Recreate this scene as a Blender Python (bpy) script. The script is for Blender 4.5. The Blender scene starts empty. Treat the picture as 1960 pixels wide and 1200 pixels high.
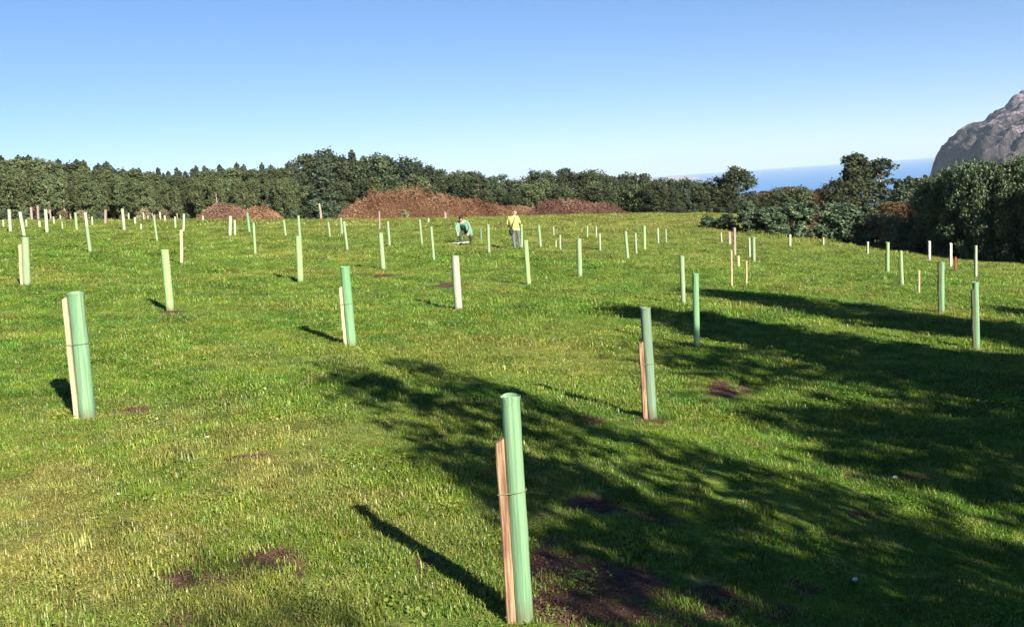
import bpy, math, random
import numpy as np
from mathutils import Vector, Matrix, noise as mnoise

random.seed(7)
rng = np.random.default_rng(11)
C = bpy.context.scene.collection
scene = bpy.context.scene

# ------------------------------------------------------------------ camera
FPX, YC, ROLL = 1900.0, 349.0, math.radians(4.0)      # focal length and horizon in photo pixels
PITCH = math.atan((600 - YC) / FPX)
CF = np.array([0, math.cos(PITCH), -math.sin(PITCH)])
_R0 = np.array([1.0, 0, 0]); _U0 = np.array([0, math.sin(PITCH), math.cos(PITCH)])
CR = math.cos(ROLL) * _R0 - math.sin(ROLL) * _U0
CU = math.sin(ROLL) * _R0 + math.cos(ROLL) * _U0
cam_d = bpy.data.cameras.new('camera'); cam = bpy.data.objects.new('camera', cam_d); C.objects.link(cam)
cam_d.sensor_width = 36.0; cam_d.lens = FPX / 1960 * 36.0; cam_d.clip_start = 0.05; cam_d.clip_end = 60000
cam.matrix_world = Matrix(((CR[0], CU[0], -CF[0], 0), (CR[1], CU[1], -CF[1], 0), (CR[2], CU[2], -CF[2], 0), (0, 0, 0, 1)))
scene.camera = cam

# ------------------------------------------------------------------ sky, sun, exposure
SUN_EL, SUN_AZ = math.radians(27.0), math.radians(149.0)     # azimuth clockwise from +Y
world = bpy.data.worlds.new('World'); scene.world = world; world.use_nodes = True
wn = world.node_tree; wn.nodes.clear()
wo = wn.nodes.new('ShaderNodeOutputWorld'); wb = wn.nodes.new('ShaderNodeBackground'); ws = wn.nodes.new('ShaderNodeTexSky')
ws.sky_type = 'NISHITA'; ws.sun_disc = False; ws.sun_elevation = SUN_EL; ws.sun_rotation = SUN_AZ
ws.altitude = 0; ws.air_density = 0.6; ws.dust_density = 0.0; ws.ozone_density = 4.0
wb.inputs['Strength'].default_value = 0.071
wg = wn.nodes.new('ShaderNodeGamma'); wg.inputs[1].default_value = 0.8; wh = wn.nodes.new('ShaderNodeHueSaturation'); wh.inputs['Saturation'].default_value = 1.18
wn.links.new(ws.outputs[0], wg.inputs[0]); wn.links.new(wg.outputs[0], wh.inputs['Color']); wm = wn.nodes.new('ShaderNodeMix'); wm.data_type = 'RGBA'; wm.blend_type = 'MULTIPLY'; wm.inputs[0].default_value = 1.0; wm.inputs[7].default_value = (0.98, 0.95, 1.02, 1)
wn.links.new(wh.outputs[0], wm.inputs[6]); wn.links.new(wm.outputs[2], wb.inputs[0]); wn.links.new(wb.outputs[0], wo.inputs[0])
sl = bpy.data.lights.new('sun', 'SUN'); sl.energy = 5.0; sl.angle = math.radians(0.55); sl.color = (1.0, 0.93, 0.80)
so = bpy.data.objects.new('sun', sl); C.objects.link(so)
TO_SUN = Vector((math.sin(SUN_AZ) * math.cos(SUN_EL), math.cos(SUN_AZ) * math.cos(SUN_EL), math.sin(SUN_EL)))
so.rotation_euler = TO_SUN.to_track_quat('Z', 'Y').to_euler()
vs = scene.view_settings
vs.view_transform = 'Standard'; vs.look = 'None'; vs.gamma = 1.0; vs.use_curve_mapping = False
vs.exposure = 1.5

# ------------------------------------------------------------------ geometry of the field
def sstep(a, b, x):
    t = np.clip((np.asarray(x, float) - a) / (b - a), 0, 1); return t * t * (3 - 2 * t)
PC = (-1.89618289, -0.09414141, -0.0240705, -0.01052798, -0.00518042, 0.00285482)
AZ = np.array([-0.7, -0.5045, -0.3484, -0.1921, -0.0352, 0.122, 0.2007, 0.2262, 0.2787, 0.40, 0.7])
SLP = np.array([-0.0065, -0.0078, -0.0166, -0.0259, -0.0332, -0.0405, -0.0460, -0.0485, -0.0560, -0.083, -0.12])
def gz(X, Y):
    X = np.asarray(X, float); Y = np.asarray(Y, float)
    x = np.clip(X, -34, 31); y = np.clip(Y, -30, 105)
    z = PC[0] + PC[1]*x + PC[2]*y + PC[3]*x*x/20 + PC[4]*x*y/20 + PC[5]*y*y/40
    az = X / np.maximum(Y, 1.0)
    b = sstep(42, 92, Y) * sstep(0.44, 0.24, az)
    z = z * (1 - b) + np.interp(az, AZ, SLP) * np.clip(Y, 0, 130) * b
    right = sstep(-0.05, 0.2, az)
    z = z - right * np.clip(Y - 106, 0, 900) * 0.10 - (1 - right) * np.clip(Y - 130, 0, 2000) * 0.02
    z = z - np.clip(X - 31, 0, 600) * 0.13 * sstep(10, 45, Y)
    return np.maximum(z, -119.0)
def g1(x, y): return float(gz(x, y))
def ray(px, py): return CF + (px - 980) / FPX * CR - (py - 600) / FPX * CU
_TS = np.concatenate([np.arange(1, 30, 0.02), np.arange(30, 170, 0.1)])
def hit(px, py):                                   # where a sight line meets the field
    r = ray(px, py); P = _TS[:, None] * r
    k = np.nonzero(P[:, 2] < gz(P[:, 0], P[:, 1]))[0]
    return P[k[0]] if len(k) else P[-1]
def at_depth(px, py, Y):
    r = ray(px, py); return r * (Y / r[1])

# ------------------------------------------------------------------ helpers
def mesh(name, verts, faces, mat=None, tone=None, smooth=False, fmat=None):
    me = bpy.data.meshes.new(name)
    if isinstance(faces, np.ndarray):
        verts = np.asarray(verts, np.float32); n, k = faces.shape
        me.vertices.add(len(verts)); me.vertices.foreach_set('co', verts.ravel())
        me.loops.add(n * k); me.loops.foreach_set('vertex_index', faces.astype(np.int32).ravel())
        me.polygons.add(n); me.polygons.foreach_set('loop_start', np.arange(0, n * k, k, dtype=np.int32))
        me.polygons.foreach_set('loop_total', np.full(n, k, np.int32))
        me.update(calc_edges=True)
    else:
        me.from_pydata([tuple(v) for v in verts], [], faces)
    for m in (mat if isinstance(mat, (list, tuple)) else [mat]):
        if m: me.materials.append(m)
    if tone is not None:
        at = me.attributes.new('tone', 'FLOAT', 'POINT'); at.data.foreach_set('value', np.asarray(tone, np.float32))
    if fmat is not None: me.polygons.foreach_set('material_index', np.asarray(fmat, np.int32))
    if smooth: me.polygons.foreach_set('use_smooth', np.ones(len(me.polygons), bool))
    me.update(); me.validate()
    return me
def obj(name, me, parent=None, loc=(0, 0, 0)):
    o = bpy.data.objects.new(name, me); C.objects.link(o); o.location = loc
    if parent: o.parent = parent
    return o
def tag(o, label=None, cat=None, group=None, kind=None):
    if label: o['label'] = label
    if cat: o['category'] = cat
    if group: o['group'] = group
    if kind: o['kind'] = kind
    return o
def empty(name, loc):
    o = bpy.data.objects.new(name, None); C.objects.link(o); o.location = loc; o.empty_display_size = 0.2; return o

class MB:                                           # collects tubes and boxes into one mesh
    def __init__(s): s.v = []; s.f = []; s.m = []
    def tube(s, pts, rad, n=8, mi=0, cap=True):
        pts = [Vector(p) for p in pts]; base = len(s.v); ref = Vector((0.31, 0.95, 0.1))
        for i, p in enumerate(pts):
            d = (pts[min(i + 1, len(pts) - 1)] - pts[max(i - 1, 0)]).normalized()
            a = d.cross(ref)
            if a.length < 1e-3: a = d.cross(Vector((1, 0, 0)))
            a.normalize(); b = d.cross(a)
            for k in range(n):
                t = 2 * math.pi * k / n; s.v.append(p + (a * math.cos(t) + b * math.sin(t)) * rad[i])
        for i in range(len(pts) - 1):
            for k in range(n):
                q = (base + i*n + k, base + i*n + (k+1) % n, base + (i+1)*n + (k+1) % n, base + (i+1)*n + k)
                s.f.append(q); s.m.append(mi)
        if cap:
            s.f.append(tuple(base + k for k in range(n))[::-1]); s.m.append(mi)
            s.f.append(tuple(base + (len(pts)-1)*n + k for k in range(n))); s.m.append(mi)
    def build(s, name, mat, smooth=True):
        return mesh(name, s.v, s.f, mat, smooth=smooth, fmat=s.m)

# ------------------------------------------------------------------ materials
def mat(name):
    m = bpy.data.materials.new(name); m.use_nodes = True; n = m.node_tree; n.nodes.clear()
    out = n.nodes.new('ShaderNodeOutputMaterial'); return m, n, out
def N(n, t, **kw):
    x = n.nodes.new(t)
    for k, v in kw.items():
        if k in x.inputs: x.inputs[k].default_value = v
        else: setattr(x, k, v)
    return x
def L(n, a, b): n.links.new(a, b)
def noise_fac(n, scale, detail=4, rough=0.55, coord=None, dist=0.0):
    t = N(n, 'ShaderNodeTexNoise'); t.inputs['Scale'].default_value = scale; t.inputs['Detail'].default_value = detail
    t.inputs['Roughness'].default_value = rough; t.inputs['Distortion'].default_value = dist
    if coord is not None: L(n, coord, t.inputs['Vector'])
    return t.outputs['Fac']
def ramp(n, fac, stops):
    r = N(n, 'ShaderNodeValToRGB'); e = r.color_ramp.elements
    while len(e) < len(stops): e.new(0.5)
    for i, (p, c) in enumerate(stops): e[i].position = p; e[i].color = (*c, 1)
    L(n, fac, r.inputs[0]); return r.outputs[0]
def mixc(n, fac, a, b, mode='MIX'):
    x = N(n, 'ShaderNodeMix'); x.data_type = 'RGBA'; x.blend_type = mode
    for s, v in ((x.inputs[0], fac), (x.inputs[6], a), (x.inputs[7], b)):
        if isinstance(v, (int, float)): s.default_value = v
        elif isinstance(v, tuple): s.default_value = (*v, 1)
        else: L(n, v, s)
    return x.outputs[2]
def mth(n, op, a, b=0.0):
    x = N(n, 'ShaderNodeMath'); x.operation = op
    for s, v in ((x.inputs[0], a), (x.inputs[1], b)):
        if isinstance(v, (int, float)): s.default_value = v
        else: L(n, v, s)
    return x.outputs[0]
def mapr(n, v, a, b, c=0.0, d=1.0):
    x = N(n, 'ShaderNodeMapRange'); x.interpolation_type = 'SMOOTHSTEP'
    L(n, v, x.inputs[0])
    for i, q in enumerate((a, b, c, d)): x.inputs[i + 1].default_value = q
    return x.outputs[0]

def grass_tone_group():                            # turf colour as a function of where it grows
    g = bpy.data.node_groups.new('turf_tone', 'ShaderNodeTree')
    g.interface.new_socket('Color', in_out='OUTPUT', socket_type='NodeSocketColor')
    go = g.nodes.new('NodeGroupOutput')
    pos = N(g, 'ShaderNodeNewGeometry').outputs['Position']
    big = noise_fac(g, 0.16, 4, 0.6, pos, 0.6); mid = noise_fac(g, 0.9, 5, 0.65, pos); fine = noise_fac(g, 5.0, 4, 0.6, pos)
    c = mixc(g, mapr(g, mid, 0.38, 0.62), (0.160, 0.240, 0.028), (0.088, 0.185, 0.019))
    c = mixc(g, mapr(g, big, 0.48, 0.70, 0, 0.7), c, (0.270, 0.258, 0.062))
    c = mixc(g, mapr(g, fine, 0.52, 0.74, 0, 0.7), c, (0.360, 0.330, 0.110))
    sep = N(g, 'ShaderNodeSeparateXYZ'); L(g, pos, sep.inputs[0])
    vd = N(g, 'ShaderNodeVectorMath'); vd.operation = 'DISTANCE'; L(g, pos, vd.inputs[0]); vd.inputs[1].default_value = (-2.6, 6.2, -1.8)
    worn = mth(g, 'MULTIPLY', mapr(g, vd.outputs['Value'], 4.2, 0.8, 0, 0.75), mapr(g, mid, 0.40, 0.58, 0.15, 1.0))
    c = mixc(g, worn, c, (0.320, 0.282, 0.090))
    edge = mth(g, 'MULTIPLY', mapr(g, sep.outputs['Y'], 26, 85, 0, 0.6), mapr(g, mid, 0.3, 0.6, 0.4, 1.0))
    c = mixc(g, edge, c, (0.30, 0.26, 0.085))
    L(g, c, go.inputs[0])
    return g
TURF = grass_tone_group()

def ground_mat():
    m, n, out = mat('turf_ground')
    b = N(n, 'ShaderNodeBsdfPrincipled'); b.inputs['Roughness'].default_value = 0.95
    b.inputs['Specular IOR Level'].default_value = 0.1
    pos = N(n, 'ShaderNodeNewGeometry').outputs['Position']
    gt = N(n, 'ShaderNodeGroup'); gt.node_tree = TURF
    fine = noise_fac(n, 22, 5, 0.7, pos)
    c = mixc(n, 1.0, gt.outputs[0], ramp(n, fine, [(0.3, (0.45, 0.45, 0.42)), (0.5, (0.9, 0.9, 0.9)), (0.72, (1.25, 1.2, 1.1))]), 'MULTIPLY')
    soil = N(n, 'ShaderNodeAttribute'); soil.attribute_name = 'soil'
    lump = noise_fac(n, 9, 6, 0.7, pos)
    sc = ramp(n, lump, [(0.3, (0.040, 0.022, 0.015)), (0.5, (0.105, 0.056, 0.038)), (0.7, (0.19, 0.110, 0.075))])
    dry = N(n, 'ShaderNodeAttribute'); dry.attribute_name = 'dry'
    c = mixc(n, mth(n, 'MULTIPLY', dry.outputs['Fac'], mapr(n, fine, 0.3, 0.6, 0.5, 1.0)), c, (0.36, 0.29, 0.12))
    c = mixc(n, mapr(n, mth(n, 'ADD', soil.outputs['Fac'], mth(n, 'MULTIPLY', mth(n, 'SUBTRACT', lump, 0.5), 1.2)), 0.35, 0.65), c, sc)
    L(n, c, b.inputs['Base Color'])
    bump = N(n, 'ShaderNodeBump'); bump.inputs['Strength'].default_value = 0.9; bump.inputs['Distance'].default_value = 0.05
    L(n, mth(n, 'ADD', lump, noise_fac(n, 60, 3, 0.6, pos)), bump.inputs['Height']); L(n, bump.outputs[0], b.inputs['Normal'])
    L(n, b.outputs[0], out.inputs[0]); return m

def leafy(name, cols, transl=0.35, hue=0.12, gloss=0.0):
    """leaf material: three colours picked by the per-leaf tone, some light let through"""
    m, n, out = mat(name)
    t = N(n, 'ShaderNodeAttribute'); t.attribute_name = 'tone'
    oi = N(n, 'ShaderNodeObjectInfo')
    c = ramp(n, t.outputs['Fac'], list(zip((0.05, 0.5, 0.95), cols)))
    hs = N(n, 'ShaderNodeHueSaturation'); L(n, c, hs.inputs['Color'])
    L(n, mth(n, 'ADD', mth(n, 'MULTIPLY', oi.outputs['Random'], hue * 0.25), 0.5 - hue * 0.125), hs.inputs['Hue'])
    L(n, mth(n, 'ADD', mth(n, 'MULTIPLY', oi.outputs['Random'], 0.5), 0.75), hs.inputs['Value'])
    d = N(n, 'ShaderNodeBsdfDiffuse'); tr = N(n, 'ShaderNodeBsdfTranslucent'); mx = N(n, 'ShaderNodeMixShader')
    L(n, hs.outputs[0], d.inputs[0]); L(n, hs.outputs[0], tr.inputs[0]); mx.inputs[0].default_value = transl
    L(n, d.outputs[0], mx.inputs[1]); L(n, tr.outputs[0], mx.inputs[2])
    last = mx.outputs[0]
    if gloss:
        gl = N(n, 'ShaderNodeBsdfGlossy'); gl.inputs['Roughness'].default_value = 0.55; m2 = N(n, 'ShaderNodeMixShader'); m2.inputs[0].default_value = gloss
        L(n, last, m2.inputs[1]); L(n, gl.outputs[0], m2.inputs[2]); last = m2.outputs[0]
    L(n, last, out.inputs[0]); return m

def blade_mat():
    m, n, out = mat('grass_blade')
    t = N(n, 'ShaderNodeAttribute'); t.attribute_name = 'tone'
    gt = N(n, 'ShaderNodeGroup'); gt.node_tree = TURF
    v = ramp(n, t.outputs['Fac'], [(0.0, (0.62, 0.75, 0.55)), (0.45, (1.0, 1.05, 0.9)), (0.8, (1.25, 1.2, 1.0)), (1.0, (1.35, 1.22, 1.0))])
    c = mixc(n, 1.0, gt.outputs[0], v, 'MULTIPLY')
    oi = N(n, 'ShaderNodeObjectInfo'); hv_ = N(n, 'ShaderNodeHueSaturation'); L(n, c, hv_.inputs['Color'])
    L(n, mth(n, 'ADD', mth(n, 'MULTIPLY', oi.outputs['Random'], 0.75), 0.60), hv_.inputs['Value']); L(n, mth(n, 'ADD', mth(n, 'MULTIPLY', mth(n, 'FRACT', mth(n, 'MULTIPLY', oi.outputs['Random'], 37.0)), 0.05), 0.475), hv_.inputs['Hue']); c = hv_.outputs[0]
    c = mixc(n, mapr(n, t.outputs['Fac'], 0.90, 0.93, 0, 0.7), c, (0.40, 0.33, 0.13))
    d = N(n, 'ShaderNodeBsdfDiffuse'); tr = N(n, 'ShaderNodeBsdfTranslucent'); mx = N(n, 'ShaderNodeMixShader'); mx.inputs[0].default_value = 0.35
    L(n, c, d.inputs[0]); L(n, c, tr.inputs[0]); L(n, d.outputs[0], mx.inputs[1]); L(n, tr.outputs[0], mx.inputs[2])
    gl = N(n, 'ShaderNodeBsdfGlossy'); gl.inputs['Roughness'].default_value = 0.45; m2 = N(n, 'ShaderNodeMixShader'); m2.inputs[0].default_value = 0.03
    L(n, mx.outputs[0], m2.inputs[1]); L(n, gl.outputs[0], m2.inputs[2])
    L(n, m2.outputs[0], out.inputs[0]); return m

def plastic_mat(name, col, col2, transl=0.3):
    m, n, out = mat(name)
    tc = N(n, 'ShaderNodeTexCoord'); mp = N(n, 'ShaderNodeMapping'); L(n, tc.outputs['Object'], mp.inputs[0])
    mp.inputs['Scale'].default_value = (4.5, 4.5, 1.6)
    f = noise_fac(n, 1.0, 5, 0.65, mp.outputs[0])
    c = mixc(n, mapr(n, f, 0.35, 0.7), col, col2)
    dirt = noise_fac(n, 7, 5, 0.7, tc.outputs['Object'])
    c = mixc(n, mapr(n, dirt, 0.58, 0.75, 0, 0.35), c, (0.20, 0.19, 0.10))
    sp = N(n, 'ShaderNodeSeparateXYZ'); L(n, tc.outputs['Object'], sp.inputs[0])
    c = mixc(n, mth(n, 'MULTIPLY', mapr(n, sp.outputs['Z'], 0.13, 0.0, 0, 0.75), mapr(n, dirt, 0.3, 0.55)), c, (0.17, 0.13, 0.075))   # splashed mud at the foot
    oi = N(n, 'ShaderNodeObjectInfo'); hs = N(n, 'ShaderNodeHueSaturation'); L(n, c, hs.inputs['Color'])
    L(n, mth(n, 'ADD', mth(n, 'MULTIPLY', oi.outputs['Random'], 0.3), 0.8), hs.inputs['Value'])
    L(n, mth(n, 'ADD', mth(n, 'MULTIPLY', oi.outputs['Random'], 0.4), 0.75), hs.inputs['Saturation'])
    p = N(n, 'ShaderNodeBsdfPrincipled'); p.inputs['Roughness'].default_value = 0.7; p.inputs['Specular IOR Level'].default_value = 0.15
    L(n, hs.outputs[0], p.inputs['Base Color'])
    bp = N(n, 'ShaderNodeBump'); bp.inputs['Strength'].default_value = 0.5; bp.inputs['Distance'].default_value = 0.01
    L(n, f, bp.inputs['Height']); L(n, bp.outputs[0], p.inputs['Normal'])
    tr = N(n, 'ShaderNodeBsdfTranslucent'); L(n, hs.outputs[0], tr.inputs[0])
    mx = N(n, 'ShaderNodeMixShader'); mx.inputs[0].default_value = transl
    L(n, p.outputs[0], mx.inputs[1]); L(n, tr.outputs[0], mx.inputs[2]); L(n, mx.outputs[0], out.inputs[0]); return m

def rough_mat(name, stops, scale=(1, 1, 1), detail=5, rough=0.9, bump=0.4, vary=0.0, coord='Object', dist=0.02):
    m, n, out = mat(name)
    tc = N(n, 'ShaderNodeTexCoord'); mp = N(n, 'ShaderNodeMapping'); L(n, tc.outputs[coord], mp.inputs[0]); mp.inputs['Scale'].default_value = scale
    f = noise_fac(n, 1.0, detail, 0.65, mp.outputs[0])
    c = ramp(n, f, stops)
    if vary:
        oi = N(n, 'ShaderNodeObjectInfo'); hs = N(n, 'ShaderNodeHueSaturation'); L(n, c, hs.inputs['Color'])
        L(n, mth(n, 'ADD', mth(n, 'MULTIPLY', oi.outputs['Random'], vary), 1 - vary / 2), hs.inputs['Value']); c = hs.outputs[0]
    p = N(n, 'ShaderNodeBsdfPrincipled'); p.inputs['Roughness'].default_value = rough; p.inputs['Specular IOR Level'].default_value = 0.2
    L(n, c, p.inputs['Base Color'])
    if bump:
        bp = N(n, 'ShaderNodeBump'); bp.inputs['Strength'].default_value = bump; bp.inputs['Distance'].default_value = dist
        L(n, f, bp.inputs['Height']); L(n, bp.outputs[0], p.inputs['Normal'])
    L(n, p.outputs[0], out.inputs[0]); return m

M = {}
M['ground'] = ground_mat(); M['blade'] = blade_mat()
M['tube_green'] = plastic_mat('green_plastic', (0.155, 0.315, 0.165), (0.31, 0.46, 0.285))
M['tube_pale'] = plastic_mat('pale_green_plastic', (0.29, 0.43, 0.20), (0.41, 0.53, 0.275))
M['tube_cream'] = plastic_mat('bleached_plastic', (0.44, 0.52, 0.33), (0.58, 0.64, 0.47))
M['wood_pale'] = rough_mat('pale_stake_wood', [(0.3, (0.40, 0.29, 0.17)), (0.5, (0.44, 0.34, 0.21)), (0.72, (0.60, 0.49, 0.33))], (2.6, 2.6, 3.4), 8, 0.8, 0.4, 0.3)
M['wood_pink'] = rough_mat('reddish_stake_wood', [(0.3, (0.19, 0.13, 0.115)), (0.5, (0.29, 0.215, 0.19)), (0.72, (0.38, 0.30, 0.265))], (2.6, 2.6, 3.4), 8, 0.8, 0.4, 0.3)
M['wood_dark'] = rough_mat('dark_stake_wood', [(0.3, (0.03, 0.04, 0.02)), (0.6, (0.09, 0.10, 0.05))], (2.6, 2.6, 3.4), 8, 0.8, 0.4)
M['tie'] = rough_mat('tie_plastic', [(0.3, (0.10, 0.13, 0.07)), (0.7, (0.18, 0.20, 0.11))], (30, 30, 30), 3, 0.6, 0)
M['bark'] = rough_mat('bark', [(0.3, (0.05, 0.035, 0.025)), (0.5, (0.12, 0.09, 0.07)), (0.72, (0.24, 0.20, 0.16))], (9, 9, 1.6), 6, 0.95, 0.8)
M['bark_pale'] = rough_mat('pale_bark', [(0.3, (0.12, 0.09, 0.07)), (0.5, (0.27, 0.22, 0.18)), (0.72, (0.42, 0.36, 0.31))], (7, 7, 1.2), 6, 0.95, 0.6)
M['olive'] = leafy('olive_leaves', [(0.055, 0.074, 0.034), (0.100, 0.124, 0.056), (0.165, 0.180, 0.095)], 0.3, 0.10)
M['dark'] = leafy('dark_conifer_leaves', [(0.026, 0.040, 0.030), (0.054, 0.074, 0.048), (0.100, 0.118, 0.076)], 0.2, 0.10)
M['mid'] = leafy('mid_green_leaves', [(0.036, 0.048, 0.028), (0.066, 0.084, 0.042), (0.120, 0.134, 0.072)], 0.3, 0.12)
M['hedge'] = leafy('glossy_leaves', [(0.018, 0.034, 0.017), (0.056, 0.086, 0.036), (0.165, 0.200, 0.095)], 0.2, 0.08, 0.025)
M['laurel'] = leafy('grey_green_leaves', [(0.024, 0.044, 0.022), (0.060, 0.094, 0.046), (0.150, 0.190, 0.110)], 0.25, 0.10, 0.02)
M['autumn'] = leafy('autumn_leaves', [(0.06, 0.036, 0.02), (0.11, 0.062, 0.034), (0.18, 0.11, 0.06)], 0.3, 0.10)
M['dryleaf'] = leafy('dry_scrub_leaves', [(0.12, 0.10, 0.055), (0.22, 0.19, 0.10), (0.36, 0.31, 0.19)], 0.3, 0.08)
M['bracken'] = leafy('dead_bracken', [(0.080, 0.042, 0.026), (0.185, 0.094, 0.056), (0.32, 0.205, 0.130)], 0.25, 0.06)
M['bracken_pink'] = leafy('pinkish_bracken', [(0.095, 0.050, 0.036), (0.200, 0.115, 0.080), (0.33, 0.220, 0.150)], 0.25, 0.06)

# ------------------------------------------------------------------ ground
SOIL_PX = [(235, 793, 42, 11), (1385, 745, 45, 15), (1070, 1150, 70, 45), (1165, 1105, 110, 42), (1350, 1150, 78, 32), (1060, 1050, 40, 22),
           (375, 1100, 95, 30), (520, 1075, 60, 24), (560, 1105, 22, 30), (910, 905, 34, 11), (330, 1185, 46, 28), (1248, 814, 34, 9), (1128, 808, 30, 9),
           (1540, 1118, 30, 12), (1500, 1176, 60, 22), (830, 836, 34, 9), (1700, 918, 80, 10), (1866, 668, 36, 8), (1800, 612, 44, 7), (1240, 985, 40, 14),
           (700, 1065, 30, 12), (820, 1090, 30, 15), (1030, 1095, 50, 30), (1215, 1180, 120, 30), (1130, 968, 50, 16), (325, 600, 30, 4), (740, 530, 40, 4), (860, 545, 50, 5), (1105, 533, 30, 3),
           (340, 650, 40, 5), (480, 880, 46, 10), (250, 1010, 34, 10), (1660, 985, 40, 10)]
SOIL = []
for px, py, rx, ry in SOIL_PX:
    P = hit(px, py); k = P[1] / FPX
    rx, ry = rx * 1.12, ry * 1.15; SOIL.append((P[0], P[1], rx * k, ry * k / max(0.09, -P[2] / P[1])))
def soil_at(X, Y):
    s = np.zeros_like(X); sh = X.shape
    wob = np.array([mnoise.noise(Vector((a_ * 3.1, b_ * 3.1, 2.2))) + 0.6 * mnoise.noise(Vector((a_ * 8, b_ * 8, 6.2))) if -14 < a_ < 14 and b_ < 32 else 0.0 for a_, b_ in zip(X.ravel(), Y.ravel())]).reshape(sh)
    for cx, cy, rx, ry in SOIL:
        d = np.maximum(0, ((X - cx) / rx) ** 2 + ((Y - cy) / ry) ** 2 + wob * 0.9)
        s = np.maximum(s, np.exp(-d * 0.62) * 0.95)
    return s
def bumpz(x, y):                                   # tussocks and hollows of the turf
    return 0.030 * mnoise.noise(Vector((x * 1.7, y * 1.7, 3.1))) + 0.020 * mnoise.noise(Vector((x * 4.2, y * 4.2, 1.4))) + 0.03 * mnoise.noise(Vector((x * 0.45, y * 0.45, 8.0)))
def graded(lo, flo, fhi, hi, step, grow):
    a = list(np.arange(flo, fhi, step)); s = step
    while a[-1] < hi: s *= grow; a.append(a[-1] + s)
    s = step; b = [flo]
    while b[-1] > lo: s *= grow; b.append(b[-1] - s)
    return np.array(b[:0:-1] + a)
xs = graded(-900, -7, 7, 900, 0.11, 1.045); ys = graded(-60, 2.5, 13, 1500, 0.11, 1.04)
GX, GY = np.meshgrid(xs, ys); GZ = gz(GX, GY)
near = (np.abs(GX) < 40) & (GY < 70) & (GY > -10)
bz = np.zeros_like(GZ)
for i, j in zip(*np.nonzero(near)): bz[i, j] = bumpz(GX[i, j], GY[i, j])
GZ = GZ + bz
S = np.where(GY < 40, soil_at(GX, GY), 0)
nx, ny = len(xs), len(ys); idx = np.arange(nx * ny).reshape(ny, nx)
gf = np.stack([idx[:-1, :-1].ravel(), idx[:-1, 1:].ravel(), idx[1:, 1:].ravel(), idx[1:, :-1].ravel()], 1)
gm = mesh('ground', np.stack([GX.ravel(), GY.ravel(), GZ.ravel()], 1), gf, M['ground'], smooth=True)
a = gm.attributes.new('soil', 'FLOAT', 'POINT'); a.data.foreach_set('value', S.ravel().astype(np.float32))
dry = np.maximum(sstep(62, 96, GY) * 0.75, sstep(19, 25, GX - 0.02 * GY) * 0.9)
a = gm.attributes.new('dry', 'FLOAT', 'POINT'); a.data.foreach_set('value', dry.ravel().astype(np.float32))
tag(obj('ground', gm), kind='structure')

# sea far below, reaching the horizon
def sea_mat():
    m, n, out = mat('sea_water')
    p = N(n, 'ShaderNodeBsdfPrincipled'); p.inputs['Roughness'].default_value = 0.35; p.inputs['Base Color'].default_value = (0.022, 0.165, 0.43, 1)
    p.inputs['Specular IOR Level'].default_value = 0.25
    pos = N(n, 'ShaderNodeNewGeometry').outputs['Position']
    bp = N(n, 'ShaderNodeBump'); bp.inputs['Strength'].default_value = 0.5; bp.inputs['Distance'].default_value = 0.6
    L(n, noise_fac(n, 0.06, 5, 0.6, pos), bp.inputs['Height']); L(n, bp.outputs[0], p.inputs['Normal']); L(n, p.outputs[0], out.inputs[0]); return m
r_, th = 24000.0, np.linspace(0, 2 * math.pi, 97)[:-1]
sv = [(0, 0, -120)] + [(r_ * math.cos(t), r_ * math.sin(t), -120) for t in th]
tag(obj('sea', mesh('sea', sv, [(0, 1 + i, 1 + (i + 1) % 96) for i in range(96)], sea_mat())), kind='structure')

# ------------------------------------------------------------------ rocky hill by the sea and the far coast
def rock_mat():
    m, n, out = mat('limestone_hill')
    tc = N(n, 'ShaderNodeTexCoord'); g = N(n, 'ShaderNodeNewGeometry')
    f = noise_fac(n, 0.032, 9, 0.72, tc.outputs['Object'], 0.6); f2 = noise_fac(n, 0.09, 6, 0.7, tc.outputs['Object'])
    rock = ramp(n, f2, [(0.3, (0.26, 0.205, 0.25)), (0.5, (0.52, 0.43, 0.49)), (0.7, (0.76, 0.67, 0.71))])
    scrub = ramp(n, f2, [(0.35, (0.075, 0.075, 0.08)), (0.65, (0.20, 0.165, 0.175))])
    sp = N(n, 'ShaderNodeSeparateXYZ'); L(n, tc.outputs['Object'], sp.inputs[0])
    low = mapr(n, sp.outputs['Z'], 90, -20, 0, 0.22)
    wv = N(n, 'ShaderNodeTexWave'); wv.wave_type = 'BANDS'; wv.bands_direction = 'Z'; wv.inputs['Scale'].default_value = 0.035; wv.inputs['Distortion'].default_value = 9.0; wv.inputs['Detail'].default_value = 4.0; wv.inputs['Detail Scale'].default_value = 0.02
    L(n, tc.outputs['Object'], wv.inputs['Vector']); rock = mixc(n, mapr(n, wv.outputs['Fac'], 0.15, 0.5, 0.5, 0.0), rock, (0.17, 0.135, 0.15))
    c = mixc(n, mapr(n, mth(n, 'ADD', f, low), 0.53, 0.61), rock, scrub)
    p = N(n, 'ShaderNodeBsdfPrincipled'); p.inputs['Roughness'].default_value = 0.95; p.inputs['Specular IOR Level'].default_value = 0.1; L(n, c, p.inputs['Base Color'])
    bp = N(n, 'ShaderNodeBump'); bp.inputs['Strength'].default_value = 1.0; bp.inputs['Distance'].default_value = 14.0
    L(n, mth(n, 'ADD', f2, noise_fac(n, 0.3, 4, 0.7, tc.outputs['Object'])), bp.inputs['Height']); L(n, bp.outputs[0], p.inputs['Normal'])
    L(n, p.outputs[0], out.inputs[0]); return m
DM = 1500.0
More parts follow.
